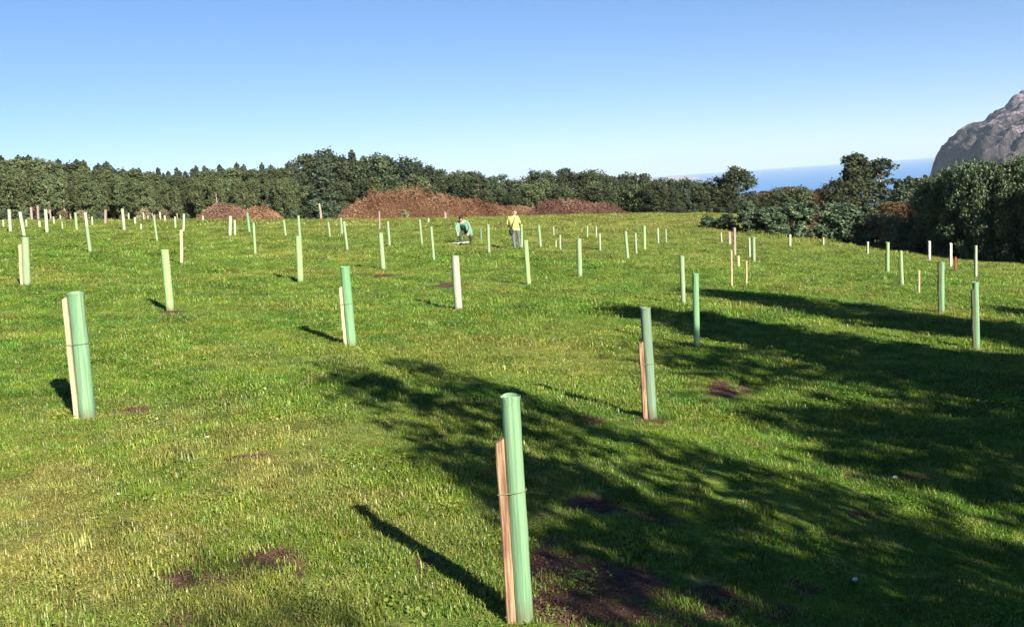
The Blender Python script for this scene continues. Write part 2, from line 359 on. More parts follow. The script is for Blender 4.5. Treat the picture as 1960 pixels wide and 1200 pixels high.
prof = [(1770, 372), (1779, 352), (1784, 332), (1791, 310), (1804, 290), (1832, 264), (1852, 243), (1880, 236), (1900, 222), (1930, 197), (1960, 178), (2060, 120), (2250, 92), (2600, 150), (3100, 270), (3400, 330)]
PU = np.array([at_depth(x, y, DM)[0] for x, y in prof]); PZ = np.array([at_depth(x, y, DM)[2] for x, y in prof])
us = np.concatenate([np.linspace(PU[0], PU[10], 150), np.linspace(PU[10], PU[-1], 120)[1:]]); vv = np.linspace(-1, 1, 120)
mv = []
for v in vv:
    for u in us:
        top = np.interp(u, PU, PZ) + 122
        sh = max(0.0, 1 - abs(v) ** 1.25)
        y = DM + v * (430 if v < 0 else 600); x = u * y / DM if v > -0.02 else u + (u - PU[0]) * 0.10 * v
        q = Vector((x * 0.008, y * 0.008, 1.7))
        rid = mnoise.fractal(q, 0.8, 2.1, 6)
        z = top * sh
        z += rid * 34 * min(1, top / 120) * min(1, sh * 3) * (0.22 + 0.78 * min(1, abs(v) * 3))
        z += (mnoise.noise(Vector((x * 0.045, y * 0.045, z * 0.03))) * 7 + abs(mnoise.noise(Vector((x * 0.10, y * 0.10, z * 0.05)))) * 5) * min(1, sh * 3)
        mv.append((x, y, max(z, -3.0) - 122))
nu, nv = len(us), len(vv); ii = np.arange(nu * nv).reshape(nv, nu)
mf = np.stack([ii[:-1, :-1].ravel(), ii[:-1, 1:].ravel(), ii[1:, 1:].ravel(), ii[1:, :-1].ravel()], 1)
tag(obj('rocky_hill', mesh('rocky_hill', np.array(mv), mf, rock_mat(), smooth=True)), kind='structure')
cv = []; DC = 12000.0
cx = np.linspace(1215, 1350, 60)
for v in np.linspace(-1, 1, 14):
    for x in cx:
        t = (x - 1215) / 135; h = (math.sin(math.pi * t) ** 0.6) * (12 + 10 * mnoise.noise(Vector((t * 7, 0.3, 2)))) * (1 - v * v)
        P = at_depth(x, 348, DC + v * 500); cv.append((P[0], P[1], -121 + h * 3.4))
ii = np.arange(14 * 60).reshape(14, 60)
cf = np.stack([ii[:-1, :-1].ravel(), ii[:-1, 1:].ravel(), ii[1:, 1:].ravel(), ii[1:, :-1].ravel()], 1)
tag(obj('coast_hill', mesh('coast_hill', np.array(cv), cf, rough_mat('coast_earth', [(0.3, (0.20, 0.15, 0.13)), (0.7, (0.36, 0.29, 0.25))], (0.004, 0.004, 0.004), 5, 0.95, 0), smooth=True)), kind='structure')

# ------------------------------------------------------------------ trees
def cards(cen, size, up=0.35, out_dir=None, aspect=0.6):
    """leaf-shaped quads round the given points"""
    n = len(cen); d = rng.normal(size=(n, 3)); d /= np.linalg.norm(d, axis=1)[:, None]
    nr = rng.normal(size=(n, 3)); nr[:, 2] += up * 1.5
    if out_dir is not None: nr += out_dir * 0.9
    t = np.cross(nr, d); t /= np.linalg.norm(t, axis=1)[:, None] + 1e-9; d = np.cross(t, nr); d /= np.linalg.norm(d, axis=1)[:, None] + 1e-9
    s = size * rng.uniform(0.6, 1.3, n)[:, None]
    v = np.stack([cen - d * s * 0.5, cen + t * s * aspect * 0.5 - d * s * 0.08, cen + d * s * 0.5, cen - t * s * aspect * 0.5 + d * s * 0.05], 1)
    return v.reshape(-1, 3), np.arange(n * 4).reshape(n, 4)
def blob_leaves(blobs, per, size, flat=0.8):
    cen, od, tn = [], [], []
    for (bx, by, bz, br) in blobs:
        k = max(6, int(per * rng.uniform(0.7, 1.3))); d = rng.normal(size=(k, 3)); d /= np.linalg.norm(d, axis=1)[:, None]
        r = br * rng.uniform(0.15, 1.0, k) ** 0.5
        r *= 1 + 0.25 * np.sin(d[:, 0] * 5 + bx * 9) * np.cos(d[:, 1] * 6 + bz * 7)
        p = d * r[:, None]; p[:, 2] *= flat
        cen.append(p + (bx, by, bz)); od.append(d)
        tn.append(np.clip(rng.normal(0.5, 0.2, k) + rng.uniform(-0.2, 0.2), 0, 1))
    cen = np.concatenate(cen); od = np.concatenate(od); tn = np.concatenate(tn)
    v, f = cards(cen, size, 0.4, od)
    return v, f, np.repeat(tn, 4)
def tree_kind(kind, seed, leafmat, barkmat, nblob, per, size, low=0.14):
    """returns (trunk mesh, crown mesh) of a tree one unit... built 10 m tall"""
    rd = random.Random(seed); H = 10.0; blobs = []; mb = MB()
    lean = rd.uniform(-0.25, 0.25)
    def axis(t): return Vector((lean * math.sin(t * 2.2) * 1.2, lean * t * 0.8, t * H))
    if kind == 'broad':
        for i in range(nblob):
            t = rd.uniform(0.18, 0.95); env = 2.9 * math.sin(math.pi * min(1, (t - 0.08) / 0.95)) ** 0.7
            a = rd.uniform(0, 6.28); r = env * rd.uniform(0.35, 1.0); c = axis(t)
            blobs.append((c.x + r * math.cos(a), c.y + r * math.sin(a), t * H, rd.uniform(0.55, 1.15)))
    elif kind == 'conifer':
        for i in range(nblob):
            t = 0.10 + 0.88 * (i + rd.random()) / nblob; env = 1.7 * (1 - t) ** 0.8 + 0.08
            a = i * 2.4 + rd.uniform(-.4, .4); r = env * rd.uniform(0.45, 1.0); c = axis(t)
            blobs.append((c.x + r * math.cos(a), c.y + r * math.sin(a), t * H - r * 0.12, 0.30 + 0.42 * (1 - t)))
        for k in range(5): blobs.append((axis(1).x, axis(1).y, H * (0.93 + 0.018 * k), 0.22 - 0.03 * k))
    elif kind == 'pine':
        for i in range(nblob):
            t = rd.uniform(0.5, 0.97); env = 3.2 * (1 - abs(t - 0.74) / 0.3) ** 0.5 if abs(t - 0.74) < 0.3 else 0.4
            a = rd.uniform(0, 6.28); r = env * rd.uniform(0.25, 1.0); c = axis(t)
            blobs.append((c.x + r * math.cos(a), c.y + r * math.sin(a), t * H, rd.uniform(0.5, 0.95)))
    elif kind == 'euc':
        for i in range(nblob):
            t = rd.uniform(low, 0.97); env = 1.9 * math.sin(math.pi * (0.12 + 0.83 * t)) ** 0.6 * (1.15 - 0.5 * t)
            a = rd.uniform(0, 6.28); r = env * rd.uniform(0.3, 1.05); c = axis(t)
            blobs.append((c.x + r * math.cos(a), c.y + r * math.sin(a), t * H, rd.uniform(0.45, 0.95)))
    elif kind == 'shrub':
        for i in range(nblob):
            t = rd.uniform(0.04, 0.93); env = 5.2 * (1 - (t * 0.93) ** 2.2) ** 0.5
            a = rd.uniform(0, 6.28); r = env * rd.uniform(0.2, 1.0)
            blobs.append((r * math.cos(a), r * math.sin(a), t * H, rd.uniform(0.7, 1.5)))
    if kind == 'shrub':
        for k in range(7):
            a = k * 0.9; e = Vector((2.6 * math.cos(a), 2.6 * math.sin(a), H * rd.uniform(0.5, 0.8)))
            mb.tube([(0.1 * math.cos(a), 0.1 * math.sin(a), -0.4), e * 0.4 + Vector((0, 0, 0.6)), e], [0.16, 0.11, 0.03], 6)
    else:
        r0 = {'broad': 0.26, 'conifer': 0.20, 'pine': 0.20, 'euc': 0.2}[kind]
        ts = [-0.05, 0, 0.08, 0.25, 0.45, 0.65, 0.85, 0.97]
        mb.tube([axis(t) for t in ts], [r0 * 1.7, r0 * 1.35, r0, r0 * 0.86, r0 * 0.66, r0 * 0.45, r0 * 0.2, 0.02], 9)
        for b in blobs[:: max(1, len(blobs) // 26)]:
            e = Vector(b[:3]); t0 = max(0.06, e.z / H - rd.uniform(0.06, 0.2)); s = axis(t0)
            rr = r0 * 0.42 * (1.05 - t0)
            mb.tube([s, s.lerp(e, 0.5) + Vector((0, 0, 0.15)), e], [rr + 0.02, rr * 0.7 + 0.012, 0.012], 5)
    v, f, tn = blob_leaves(blobs, per, size)
    return mb.build(kind + '_trunk', M[barkmat]), mesh(kind + '_crown', v, f, M[leafmat], tone=tn)

K = {}
for s in range(3):
    K['olive', s] = tree_kind('broad', 10 + s, 'olive', 'bark', 80, 60, 0.42)
    K['oliveeuc', s] = tree_kind('euc', 40 + s, 'olive', 'bark_pale', 66, 60, 0.40, 0.30)
    K['conifer', s] = tree_kind('conifer', 20 + s, 'dark', 'bark', 100, 44, 0.38)
    K['darkeuc', s] = tree_kind('euc', 30 + s, 'dark', 'bark_pale', 70, 60, 0.40)
    K['pine', s] = tree_kind('pine', 50 + s, 'mid', 'bark', 46, 60, 0.36)
    K['midbroad', s] = tree_kind('broad', 60 + s, 'mid', 'bark', 78, 60, 0.42)
for s in range(2):
    K['shrub', s] = tree_kind('shrub', 70 + s, 'laurel', 'bark', 90, 60, 0.85)
    K['dryshrub', s] = tree_kind('shrub', 75 + s, 'dryleaf', 'bark', 80, 55, 0.80)
    K['autumn', s] = tree_kind('broad', 80 + s, 'autumn', 'bark', 66, 36, 0.55)
    K['hedge', s] = tree_kind('shrub', 90 + s, 'hedge', 'bark', 200, 170, 0.33)
K['bigeuc', 0] = tree_kind('euc', 97, 'mid', 'bark_pale', 130, 60, 0.42)
K['bigbroad', 0] = tree_kind('broad', 98, 'mid', 'bark', 120, 60, 0.42)
K['shade', 0] = tree_kind('broad', 111, 'mid', 'bark', 92, 70, 0.42)
K['sparse', 0] = tree_kind('broad', 123, 'mid', 'bark', 66, 30, 0.38); K['sparse', 1] = tree_kind('broad', 124, 'mid', 'bark', 62, 30, 0.38)
K['faint', 0] = K['faint', 1] = tree_kind('broad', 131, 'mid', 'bark', 62, 15, 0.34)
K['thin', 0] = tree_kind('broad', 113, 'mid', 'bark', 76, 34, 0.36); K['thin', 1] = tree_kind('broad', 114, 'mid', 'bark', 68, 32, 0.38)
K['shade', 1] = tree_kind('broad', 112, 'mid', 'bark', 80, 64, 0.44)

def tree(kindkey, loc, height, name, label, cat, group=None, wide=1.0, rot=None):
    tr, cr = K[kindkey]
    o = empty(name, loc); s = height / 10.0
    o.scale = (s * wide, s * wide, s); o.rotation_euler = (0, 0, random.uniform(0, 6.28) if rot is None else rot)
    tag(o, label, cat, group)
    stem = 'stem' if kindkey[0] in ('shrub', 'dryshrub', 'hedge') else 'trunk'
    obj(stem, tr, o); obj('crown', cr, o)
    return o
def tree_px(kindkey, px, ytop, Y, name, label, cat, group=None, wide=1.0):
    P = at_depth(px, ytop, Y); z = g1(P[0], Y)
    return tree(kindkey, (P[0], Y, z - 0.05), max(0.6, P[2] - z), name, label, cat, group, wide)

TOPX = [-60, 0, 60, 130, 200, 260, 330, 380, 420, 470, 520, 560]
TOPY = [300, 304, 302, 308, 318, 324, 330, 326, 318, 322, 320, 312]
# the young plantation on the far side of the field, beyond the first shelters: olive wall in front, dark tips behind
for i, x in enumerate(np.arange(-46, 560, 10.5)):
    xx = x + random.uniform(-6, 6); top = np.interp(xx, TOPX, TOPY) + random.uniform(14, 34)
    tree_px((random.choice(['olive', 'oliveeuc', 'oliveeuc']), i % 3), xx, top, 106 + random.uniform(-2, 3), 'plantation_tree',
            'olive green bushy tree in the front edge of the dense plantation wood', 'tree', 'olive trees along the plantation edge', 0.85)
for i, x in enumerate(np.arange(-40, 560, 15.0)):
    xx = x + random.uniform(-8, 8); top = np.interp(xx, TOPX, TOPY) + random.uniform(-1, 12)
    tree_px((random.choice(['oliveeuc', 'olive', 'midbroad']), i % 3), xx, top, 113 + random.uniform(-2, 3), 'plantation_tree',
            'green tree standing deeper in the plantation, between the olive edge and the dark tips', 'tree', 'trees inside the plantation', 1.2)
for i, x in enumerate(np.arange(-44, 570, 10.5)):
    xx = x + random.uniform(-6, 6); top = np.interp(xx, TOPX, TOPY) + random.uniform(-9, 8)
    tree_px(('conifer', i % 3), xx, top, 122 + random.uniform(-2, 4), 'conifer',
            'dark pointed conifer whose tip shows above the olive plantation', 'tree', 'dark conifers behind the plantation', 0.95)
# low dark scrub under the wood's edge
for i, x in enumerate(np.arange(-30, 400, 38.0)):
    xx = x + random.uniform(-9, 9)
    tree_px((random.choice(['dryshrub', 'shrub']), i % 2), xx, 404 + random.uniform(-6, 6), 102.5, 'shrub', 'low brown scrub bush under the plantation edge', 'shrub', 'scrub at the plantation foot', 0.95)
# tall stand in the middle
TALL = [(566, 318), (580, 300), (596, 288), (612, 292), (628, 285), (645, 296), (662, 304), (676, 288), (693, 300), (708, 292), (722, 302), (738, 298), (753, 308), (770, 300), (786, 312), (800, 306), (818, 316), (834, 320), (848, 330)]
for i, (x, y) in enumerate(TALL):
    tree_px((random.choice(['darkeuc', 'conifer', 'darkeuc', 'midbroad']), i % 3), x, y, 128 + random.uniform(-3, 6), 'tall_tree',
            'tall dark tree in the highest stand, above and behind the red bracken', 'tree', 'tall trees behind the bracken', 1.15)
for i, x in enumerate(np.arange(540, 860, 22)):
    tree_px((random.choice(['midbroad', 'oliveeuc']), i % 3), x + random.uniform(-6, 6), 348 + random.uniform(-14, 14), 119 + random.uniform(-2, 2), 'understorey_tree',
            'lower grey green tree at the foot of the tallest stand', 'tree', 'lower trees in front of the tallest stand', 1.3)
tree_px(('darkeuc', 1), 618, 318, 112, 'eucalyptus', 'dark slender eucalyptus standing forward of the tallest stand, beside the pale bare trunk', 'tree', None, 1.25)
LOWX = [860, 900, 940, 985, 1010, 1060, 1110, 1160, 1200, 1235, 1280, 1330, 1370]
LOWY = [338, 322, 334, 342, 332, 326, 328, 332, 331, 333, 336, 336, 334]
for i, x in enumerate(np.arange(858, 1240, 16)):
    xx = x + random.uniform(-5, 5)
    tree_px((random.choice(['pine', 'pine', 'midbroad', 'darkeuc']), i % 3), xx, np.interp(xx, LOWX, LOWY) + random.uniform(-6, 9), 126 + random.uniform(-3, 5), 'pine_tree',
            'dark loose crowned pine in the lower wood beyond the red bracken', 'tree', 'pines beyond the bracken', 1.15)
for i, x in enumerate(np.arange(866, 1370, 22)):
    xx = x + random.uniform(-6, 6)
    tree_px((random.choice(['midbroad', 'olive', 'midbroad']), i % 3), xx, np.interp(xx, LOWX, LOWY) + random.uniform(8, 30) * (0.4 if xx > 1230 else 1), 118 + random.uniform(-3, 3), 'wood_tree',
            'rounded green tree in the lower wood past the far grass edge', 'tree', 'rounded trees of the lower wood', 1.3)
for i, x in enumerate(np.arange(1236, 1400, 13)):
    xx = x + random.uniform(-4, 4)
    tree_px((random.choice(['midbroad', 'darkeuc']), i % 3), xx, 356 + random.uniform(-8, 8), 112 + random.uniform(-2, 2), 'wood_tree',
            'dim tree with pale stems at the far grass edge before the round tree', 'tree', 'trees by the far grass edge', 1.25)
tree_px(('bigbroad', 0), 1411, 315, 112, 'round_tree', 'tall round dark tree rising alone at the edge of the sea view', 'tree', None, 1.0)
tree_px(('midbroad', 1), 1372, 338, 114, 'broadleaf_tree', 'dark tree pressed against the flank of the tall round tree', 'tree', None, 1.2)
tree_px(('bigeuc', 0), 1640, 296, 96, 'eucalyptus', 'tallest ragged eucalyptus in front of the sea, two open plumes at its top', 'tree', None, 1.25)
tree_px(('darkeuc', 2), 1684, 304, 98, 'eucalyptus', 'thin topped eucalyptus leaning on the tallest ragged one beside the sea', 'tree', None, 1.35)
tree_px(('midbroad', 2), 1602, 340, 94, 'broadleaf_tree', 'low shoulder tree at the foot of the ragged eucalyptus, toward the sea gap', 'tree', None, 1.4)
for i, x in enumerate(np.arange(1448, 1590, 14)):
    tree_px((['midbroad', 'autumn', 'olive', 'midbroad'][i % 4], i % 2), x + random.uniform(-4, 4), 360 + random.uniform(-5, 9), 110 + (i % 3) * 3, 'wood_tree', 'brownish green tree whose top lies just under the strip of sea', 'tree', 'trees under the sea strip', 1.35)
for i, x in enumerate(np.arange(1330, 1590, 17)):
    tree_px((['shrub', 'midbroad', 'shrub'][i % 3], i % 2), x + random.uniform(-5, 5), 392 + random.uniform(-9, 9), 103, 'shrub', 'dull green bush filling the strip between the shrub row and the wood', 'shrub', 'bushes behind the shrub row', 1.0)
for i, (x, y) in enumerate([(1716, 344), (1736, 338), (1757, 342), (1776, 336)]):
    tree_px(('conifer', i % 3), x, y, 84 + i, 'conifer', 'small dark conifer between the ragged eucalyptus and the tall shaded hedge', 'tree', 'conifers beside the tall hedge', 1.5)
tree_px(('autumn', 0), 1712, 384, 74, 'autumn_tree', 'rusty leaved low tree before the small dark conifers', 'tree', None, 1.3)
tree_px(('autumn', 1), 1745, 388, 70, 'autumn_tree', 'rust red thin tree tucked against the tall shaded hedge', 'tree', None, 1.2)
# shrubs along the field's right hand edge
SHR = [(1356, 412, 440, 'shrub', 'low grey green laurel bush that ends the shrub row at the far corner', 1.24),
       (1392, 408, 444, 'shrub', 'small rounded grey green bush, second along from the far corner of the shrub row', 1.24),
       (1432, 402, 450, 'shrub', 'dark based laurel bush at the edge, behind the cluster of thin tan stakes', 1.20),
       (1470, 396, 454, 'shrub', 'grey green laurel bush between the stake cluster and the tallest laurel', 1.24),
       (1512, 388, 456, 'shrub', 'tallest pale leaved laurel in the middle of the shrub row', 1.20),
       (1548, 404, 460, 'dryshrub', 'straw coloured dry bush squeezed between two green laurels', 1.00),
       (1590, 388, 466, 'shrub', 'dark green laurel bush under the shoulder of the ragged eucalyptus', 1.10),
       (1630, 392, 472, 'shrub', 'wide green laurel bush below the ragged eucalyptus', 1.10),
       (1672, 408, 478, 'dryshrub', 'tall dry grassy bush with straw tips beside the wide green laurel', 1.00),
       (1708, 412, 483, 'dryshrub', 'yellowish scrub bush in front of the rusty tree', 0.96),
       (1740, 420, 488, 'shrub', 'last greyish bush of the row, touching the tall shaded hedge', 0.92)]
for i, (x, y, Y, k, lab, w) in enumerate(SHR):
    tree_px((k, i % 2), x, y, min(100, hit(x, Y)[1] + 1.5), 'shrub', lab, 'shrub', 'shrubs along the field edge', w * 1.1)
# tall dark hedge trees at the right edge
HED = [(1786, 340, 61, 'outermost lower bush of the tall dark hedge, nearest the sea view', 0.62), (1822, 322, 59, 'sunlit leafy hedge tree, second from the sea end of the tall hedge', 0.6),
       (1862, 308, 57.5, 'broad hedge tree with light leaf clumps in the middle of the tall hedge', 0.62), (1905, 306, 56.5, 'hedge tree half in deep shade, next to the darkest corner', 0.6),
       (1948, 300, 56, 'darkest hedge tree at the corner of the view, shaded to the ground', 0.62)]
for i, (x, y, Y, lab, w) in enumerate(HED):
    tree_px(('hedge', i % 2), x, y, Y, 'hedge_tree', lab, 'hedge', 'tall shaded hedge', w)
for i, (x, y, h) in enumerate([(33, 55, 7.5), (36, 50, 9), (32.5, 47.5, 8.5), (37, 45, 10), (41, 51, 10), (40, 58, 8)]):
    tree(('shade', i % 2), (x, y, g1(x, y) - 0.1), h, 'field_edge_tree', 'tall tree on the field edge beyond the dark hedge corner, shading the hedge', 'tree', 'trees beyond the hedge corner', 1.1)
# trees on the field edge beside and behind the viewer, whose shadows lie over the grass
for i, (x, y, h, w, k) in enumerate([(12.8, 9.5, 9.0, 0.66, 'shade'), (14.3, 7.6, 8.0, 0.5, 'thin'), (18.4, 7.9, 8.6, 0.9, 'shade'), (21, 6.6, 9.4, 1.05, 'shade'), (25, 5, 9.0, 1.1, 'shade'), (9.5, 5.9, 8.2, 0.66, 'shade'),
        (16, 2.0, 8.6, 1.0, 'shade'), (10.7, 3.3, 8.4, 0.56, 'shade'), (8.9, 1.7, 7.6, 0.8, 'thin'), (6.7, -3.5, 6.4, 0.66, 'sparse'), (10.8, -1.4, 7.6, 1.0, 'thin'), (18, -1, 9, 1.1, 'shade'), (13.6, -4.0, 8.4, 1.0, 'shade'),
        (8.6, -0.7, 7.2, 0.82, 'sparse'), (3.9, 0.9, 6.4, 0.52, 'sparse'), (11.4, -5.6, 7.6, 0.9, 'thin'), (9.6, -6.6, 7.2, 0.7, 'sparse'), (12.2, 0.6, 8.0, 0.9, 'thin'), (10.0, -4.4, 6.8, 0.6, 'thin'), (4.45, 1.75, 6.6, 0.30, 'sparse'), (8.2, -4.6, 7.0, 0.55, 'thin'), (11.8, -2.6, 7.6, 0.9, 'thin'), (9.8, -2.5, 7.4, 0.72, 'thin'), (13.4, 1.4, 8.2, 0.9, 'shade'), (7.6, -5.6, 6.6, 0.5, 'sparse'), (5.5, -2.4, 6.6, 0.44, 'thin'), (4.3, -5.0, 6.4, 0.42, 'faint'), (6.0, -4.6, 6.6, 0.4, 'sparse'), (13.6, 6.2, 8.6, 0.36, 'shade')]):
    tree((k, i % 2), (x, y, g1(x, y) - 0.1), h, 'field_edge_tree', 'tall tree beside the field casting the broad dappled shadow on the grass', 'tree', 'trees casting the shadow', w)

for i, x in enumerate(np.arange(540, 690, 13)):
    tree_px((['olive', 'midbroad', 'shrub'][i % 3], i % 2), x + random.uniform(-4, 4), 392 + random.uniform(-12, 8), 108 + random.uniform(-1, 2), 'shrub', 'dark undergrowth bush filling the foot of the tallest stand', 'shrub', 'undergrowth of the tallest stand', 1.5)
# dead bracken mounds
def bracken(pts, Y, depth, n, leafmat, label):
    """pts: pixel outline of the mound's top, left to right"""
    xs_ = np.array([at_depth(x, y, Y)[0] for x, y in pts]); hs = np.array([at_depth(x, y, Y)[2] for x, y in pts])
    cx = xs_.mean(); z0 = g1(cx, Y); o_x = xs_ - cx
    u = rng.uniform(o_x[0], o_x[-1], n); v = rng.uniform(-1, 1, n)
    top = np.interp(u, o_x, hs) - z0
    lump = np.array([mnoise.noise(Vector((a_ * 0.7, b_ * 1.5, 4.0))) for a_, b_ in zip(u, v)])
    lump2 = np.array([mnoise.noise(Vector((a_ * 2.1, b_ * 2.5, 14.0))) for a_, b_ in zip(u, v)])
    h = np.maximum(0.15, top * (1 - np.abs(v) ** 2.4) * (0.84 + 0.24 * lump + 0.20 * lump2 + np.abs(rng.normal(0, 0.06, n))) - (0.12 * np.abs(lump)))
    c = np.stack([u, v * depth * 0.5, h * rng.uniform(0.0, 1.0, n) ** 0.35], 1)
    gzz = gz(u + cx, v * depth * 0.5 + Y) - z0; c[:, 2] += gzz
    vv_, ff = cards(c, 0.23, 0.1, None, 0.30)
    tn = np.clip(0.5 + 0.55 * np.array([mnoise.noise(Vector((a_ * 0.55, b_ * 0.9 + 7, 1.0 + h_ * .4))) for a_, b_, h_ in zip(u, v, c[:, 2])]) + rng.normal(0, 0.09, n), 0, 1)
    # a packed core of stems so that the mound is not hollow
    gu = np.linspace(o_x[0], o_x[-1], 60); gv = np.linspace(-0.97, 0.97, 13); cvv = []
    for b_ in gv:
        for a_ in gu:
            hh = max(0.0, (np.interp(a_, o_x, hs) - z0) * (1 - abs(b_) ** 2.4) * 0.72 - 0.1) + 0.06 * mnoise.noise(Vector((a_ * 2, b_ * 5, 0)))
            cvv.append((a_, b_ * depth * 0.5, hh + g1(a_ + cx, b_ * depth * 0.5 + Y) - z0))
    i2 = np.arange(60 * 13).reshape(13, 60)
    f2 = np.stack([i2[:-1, :-1].ravel(), i2[:-1, 1:].ravel(), i2[1:, 1:].ravel(), i2[1:, :-1].ravel()], 1) + len(vv_)
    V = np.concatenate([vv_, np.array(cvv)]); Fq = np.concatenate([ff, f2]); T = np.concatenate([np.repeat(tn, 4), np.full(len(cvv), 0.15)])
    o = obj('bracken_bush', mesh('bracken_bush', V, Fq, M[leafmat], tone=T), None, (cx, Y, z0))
    tag(o, label, 'bracken', 'mounds of dead bracken')
bracken([(655, 414), (672, 398), (700, 378), (730, 366), (765, 360), (810, 362), (850, 368), (890, 374), (930, 380), (965, 386), (1000, 388), (1040, 390), (1075, 398), (1090, 412)], 98, 7, 38000, 'bracken', 'largest red brown bracken mound, behind the crouching person')
bracken([(1012, 412), (1030, 392), (1060, 382), (1090, 379), (1120, 382), (1150, 385), (1180, 390), (1196, 402), (1204, 411)], 96, 6, 19000, 'bracken_pink', 'long flat topped pinkish brown bracken mound past the person in yellow')
bracken([(382, 416), (396, 398), (415, 388), (440, 386), (458, 392), (470, 402), (478, 415)], 94, 5, 10000, 'bracken_pink', 'small pinkish bracken mound below the plantation edge')
bracken([(466, 416), (480, 398), (500, 391), (515, 396), (528, 404), (540, 416)], 93, 5, 9000, 'bracken', 'small orange brown bracken mound beside the small pinkish one')
tree_px(('dryshrub', 0), 775, 400, 92, 'shrub', 'dark greenish brown bush in front of the largest bracken mound', 'shrub', None, 0.9)
tree_px(('shrub', 1), 640, 398, 100, 'shrub', 'green bush below the tall stand, beside the thin end of the largest bracken', 'shrub', None, 1.0)
tree_px(('shrub', 0), 560, 402, 101, 'shrub', 'dark bush between the small orange bracken mound and the slender eucalyptus', 'shrub', None, 1.0)

# ------------------------------------------------------------------ tree shelters
def shelter_tube():                                 # 1 m tall, radius 1 (scaled per shelter), open, flared and slightly crumpled
    n, rows = 28, 26; v = []; f = []
    zs = np.concatenate([np.linspace(-0.03, 0.955, rows - 4), [0.970, 0.982, 0.992, 1.0]])
    fl = np.concatenate([np.ones(rows - 4), [1.02, 1.05, 1.09, 1.11]])
    for layer in (1.0, 0.93):
        for i, z in enumerate(zs):
            for k in range(n):
                t = 2 * math.pi * k / n
                r = layer * fl[i] * (1 + 0.055 * mnoise.noise(Vector((math.cos(t) * 1.6, math.sin(t) * 1.6, z * 5.0))) + 0.03 * mnoise.noise(Vector((math.cos(t) * 3, math.sin(t) * 3, z * 16))))
                v.append((r * math.cos(t), r * math.sin(t), z + 0.004 * math.sin(2 * t + 1) * (i > rows - 5)))
    for layer in (0, 1):
        b = layer * n * rows
        for i in range(rows - 1):
            for k in range(n):
                q = (b + i*n + k, b + i*n + (k+1) % n, b + (i+1)*n + (k+1) % n, b + (i+1)*n + k)
                f.append(q if layer == 0 else q[::-1])
    for k in range(n):
        a_, b_ = (rows-1)*n + k, (rows-1)*n + (k+1) % n
        f.append((a_, b_, b_ + n*rows, a_ + n*rows))
    return v, f
TV, TF = shelter_tube()
TUBE = {k: mesh('shelter_tube', TV, TF, M['tube_' + k], smooth=True) for k in ('green', 'pale', 'cream')}
def stake_mesh(m, seed):                            # square sawn stake, 1 m tall, half width 1, chamfered, pointed foot, split grain
    rd = random.Random(seed); v = []; f = []; zs = np.linspace(-0.05, 1.0, 15)
    sec = [(-1, -.72), (-.72, -1), (.72, -1), (1, -.72), (1, .72), (.72, 1), (-.72, 1), (-1, .72)]
    for i, z in enumerate(zs):
        dx, dy = 0.22 * mnoise.noise(Vector((z * 3, seed, 0))), 0.2 * mnoise.noise(Vector((z * 3, seed, 9)))
        for (a_, b_) in sec:
            v.append((a_ * rd.uniform(0.93, 1.05) + dx, b_ * rd.uniform(0.93, 1.05) + dy, z + (0.012 * a_ if i == 14 else 0)))
    for i in range(14):
        for k in range(8): f.append((i*8 + k, i*8 + (k+1) % 8, (i+1)*8 + (k+1) % 8, (i+1)*8 + k))
    f.append(tuple(range(8))[::-1]); f.append(tuple(14*8 + k for k in range(8)))
    return mesh('stake', v, f, M[m])
M['wood_brown'] = rough_mat('brown_stake_wood', [(0.36, (0.11, 0.048, 0.030)), (0.46, (0.20, 0.108, 0.066)), (0.55, (0.32, 0.205, 0.122)), (0.7, (0.42, 0.31, 0.195))], (0.9, 0.9, 2.4), 8, 0.85, 0.5)
STK = {k: stake_mesh('wood_' + k, i + 2) for i, k in enumerate(('brown', 'pale', 'pink', 'dark'))}
def hull(p):
    p = sorted(set(p)); out = []
    for seq in (p, p[::-1]):
        h = []
        for q in seq:
            while len(h) > 1 and (h[-1][0]-h[-2][0])*(q[1]-h[-2][1]) - (h[-1][1]-h[-2][1])*(q[0]-h[-2][0]) <= 0: h.pop()
            h.append(q)
        out += h[:-1]
    return out

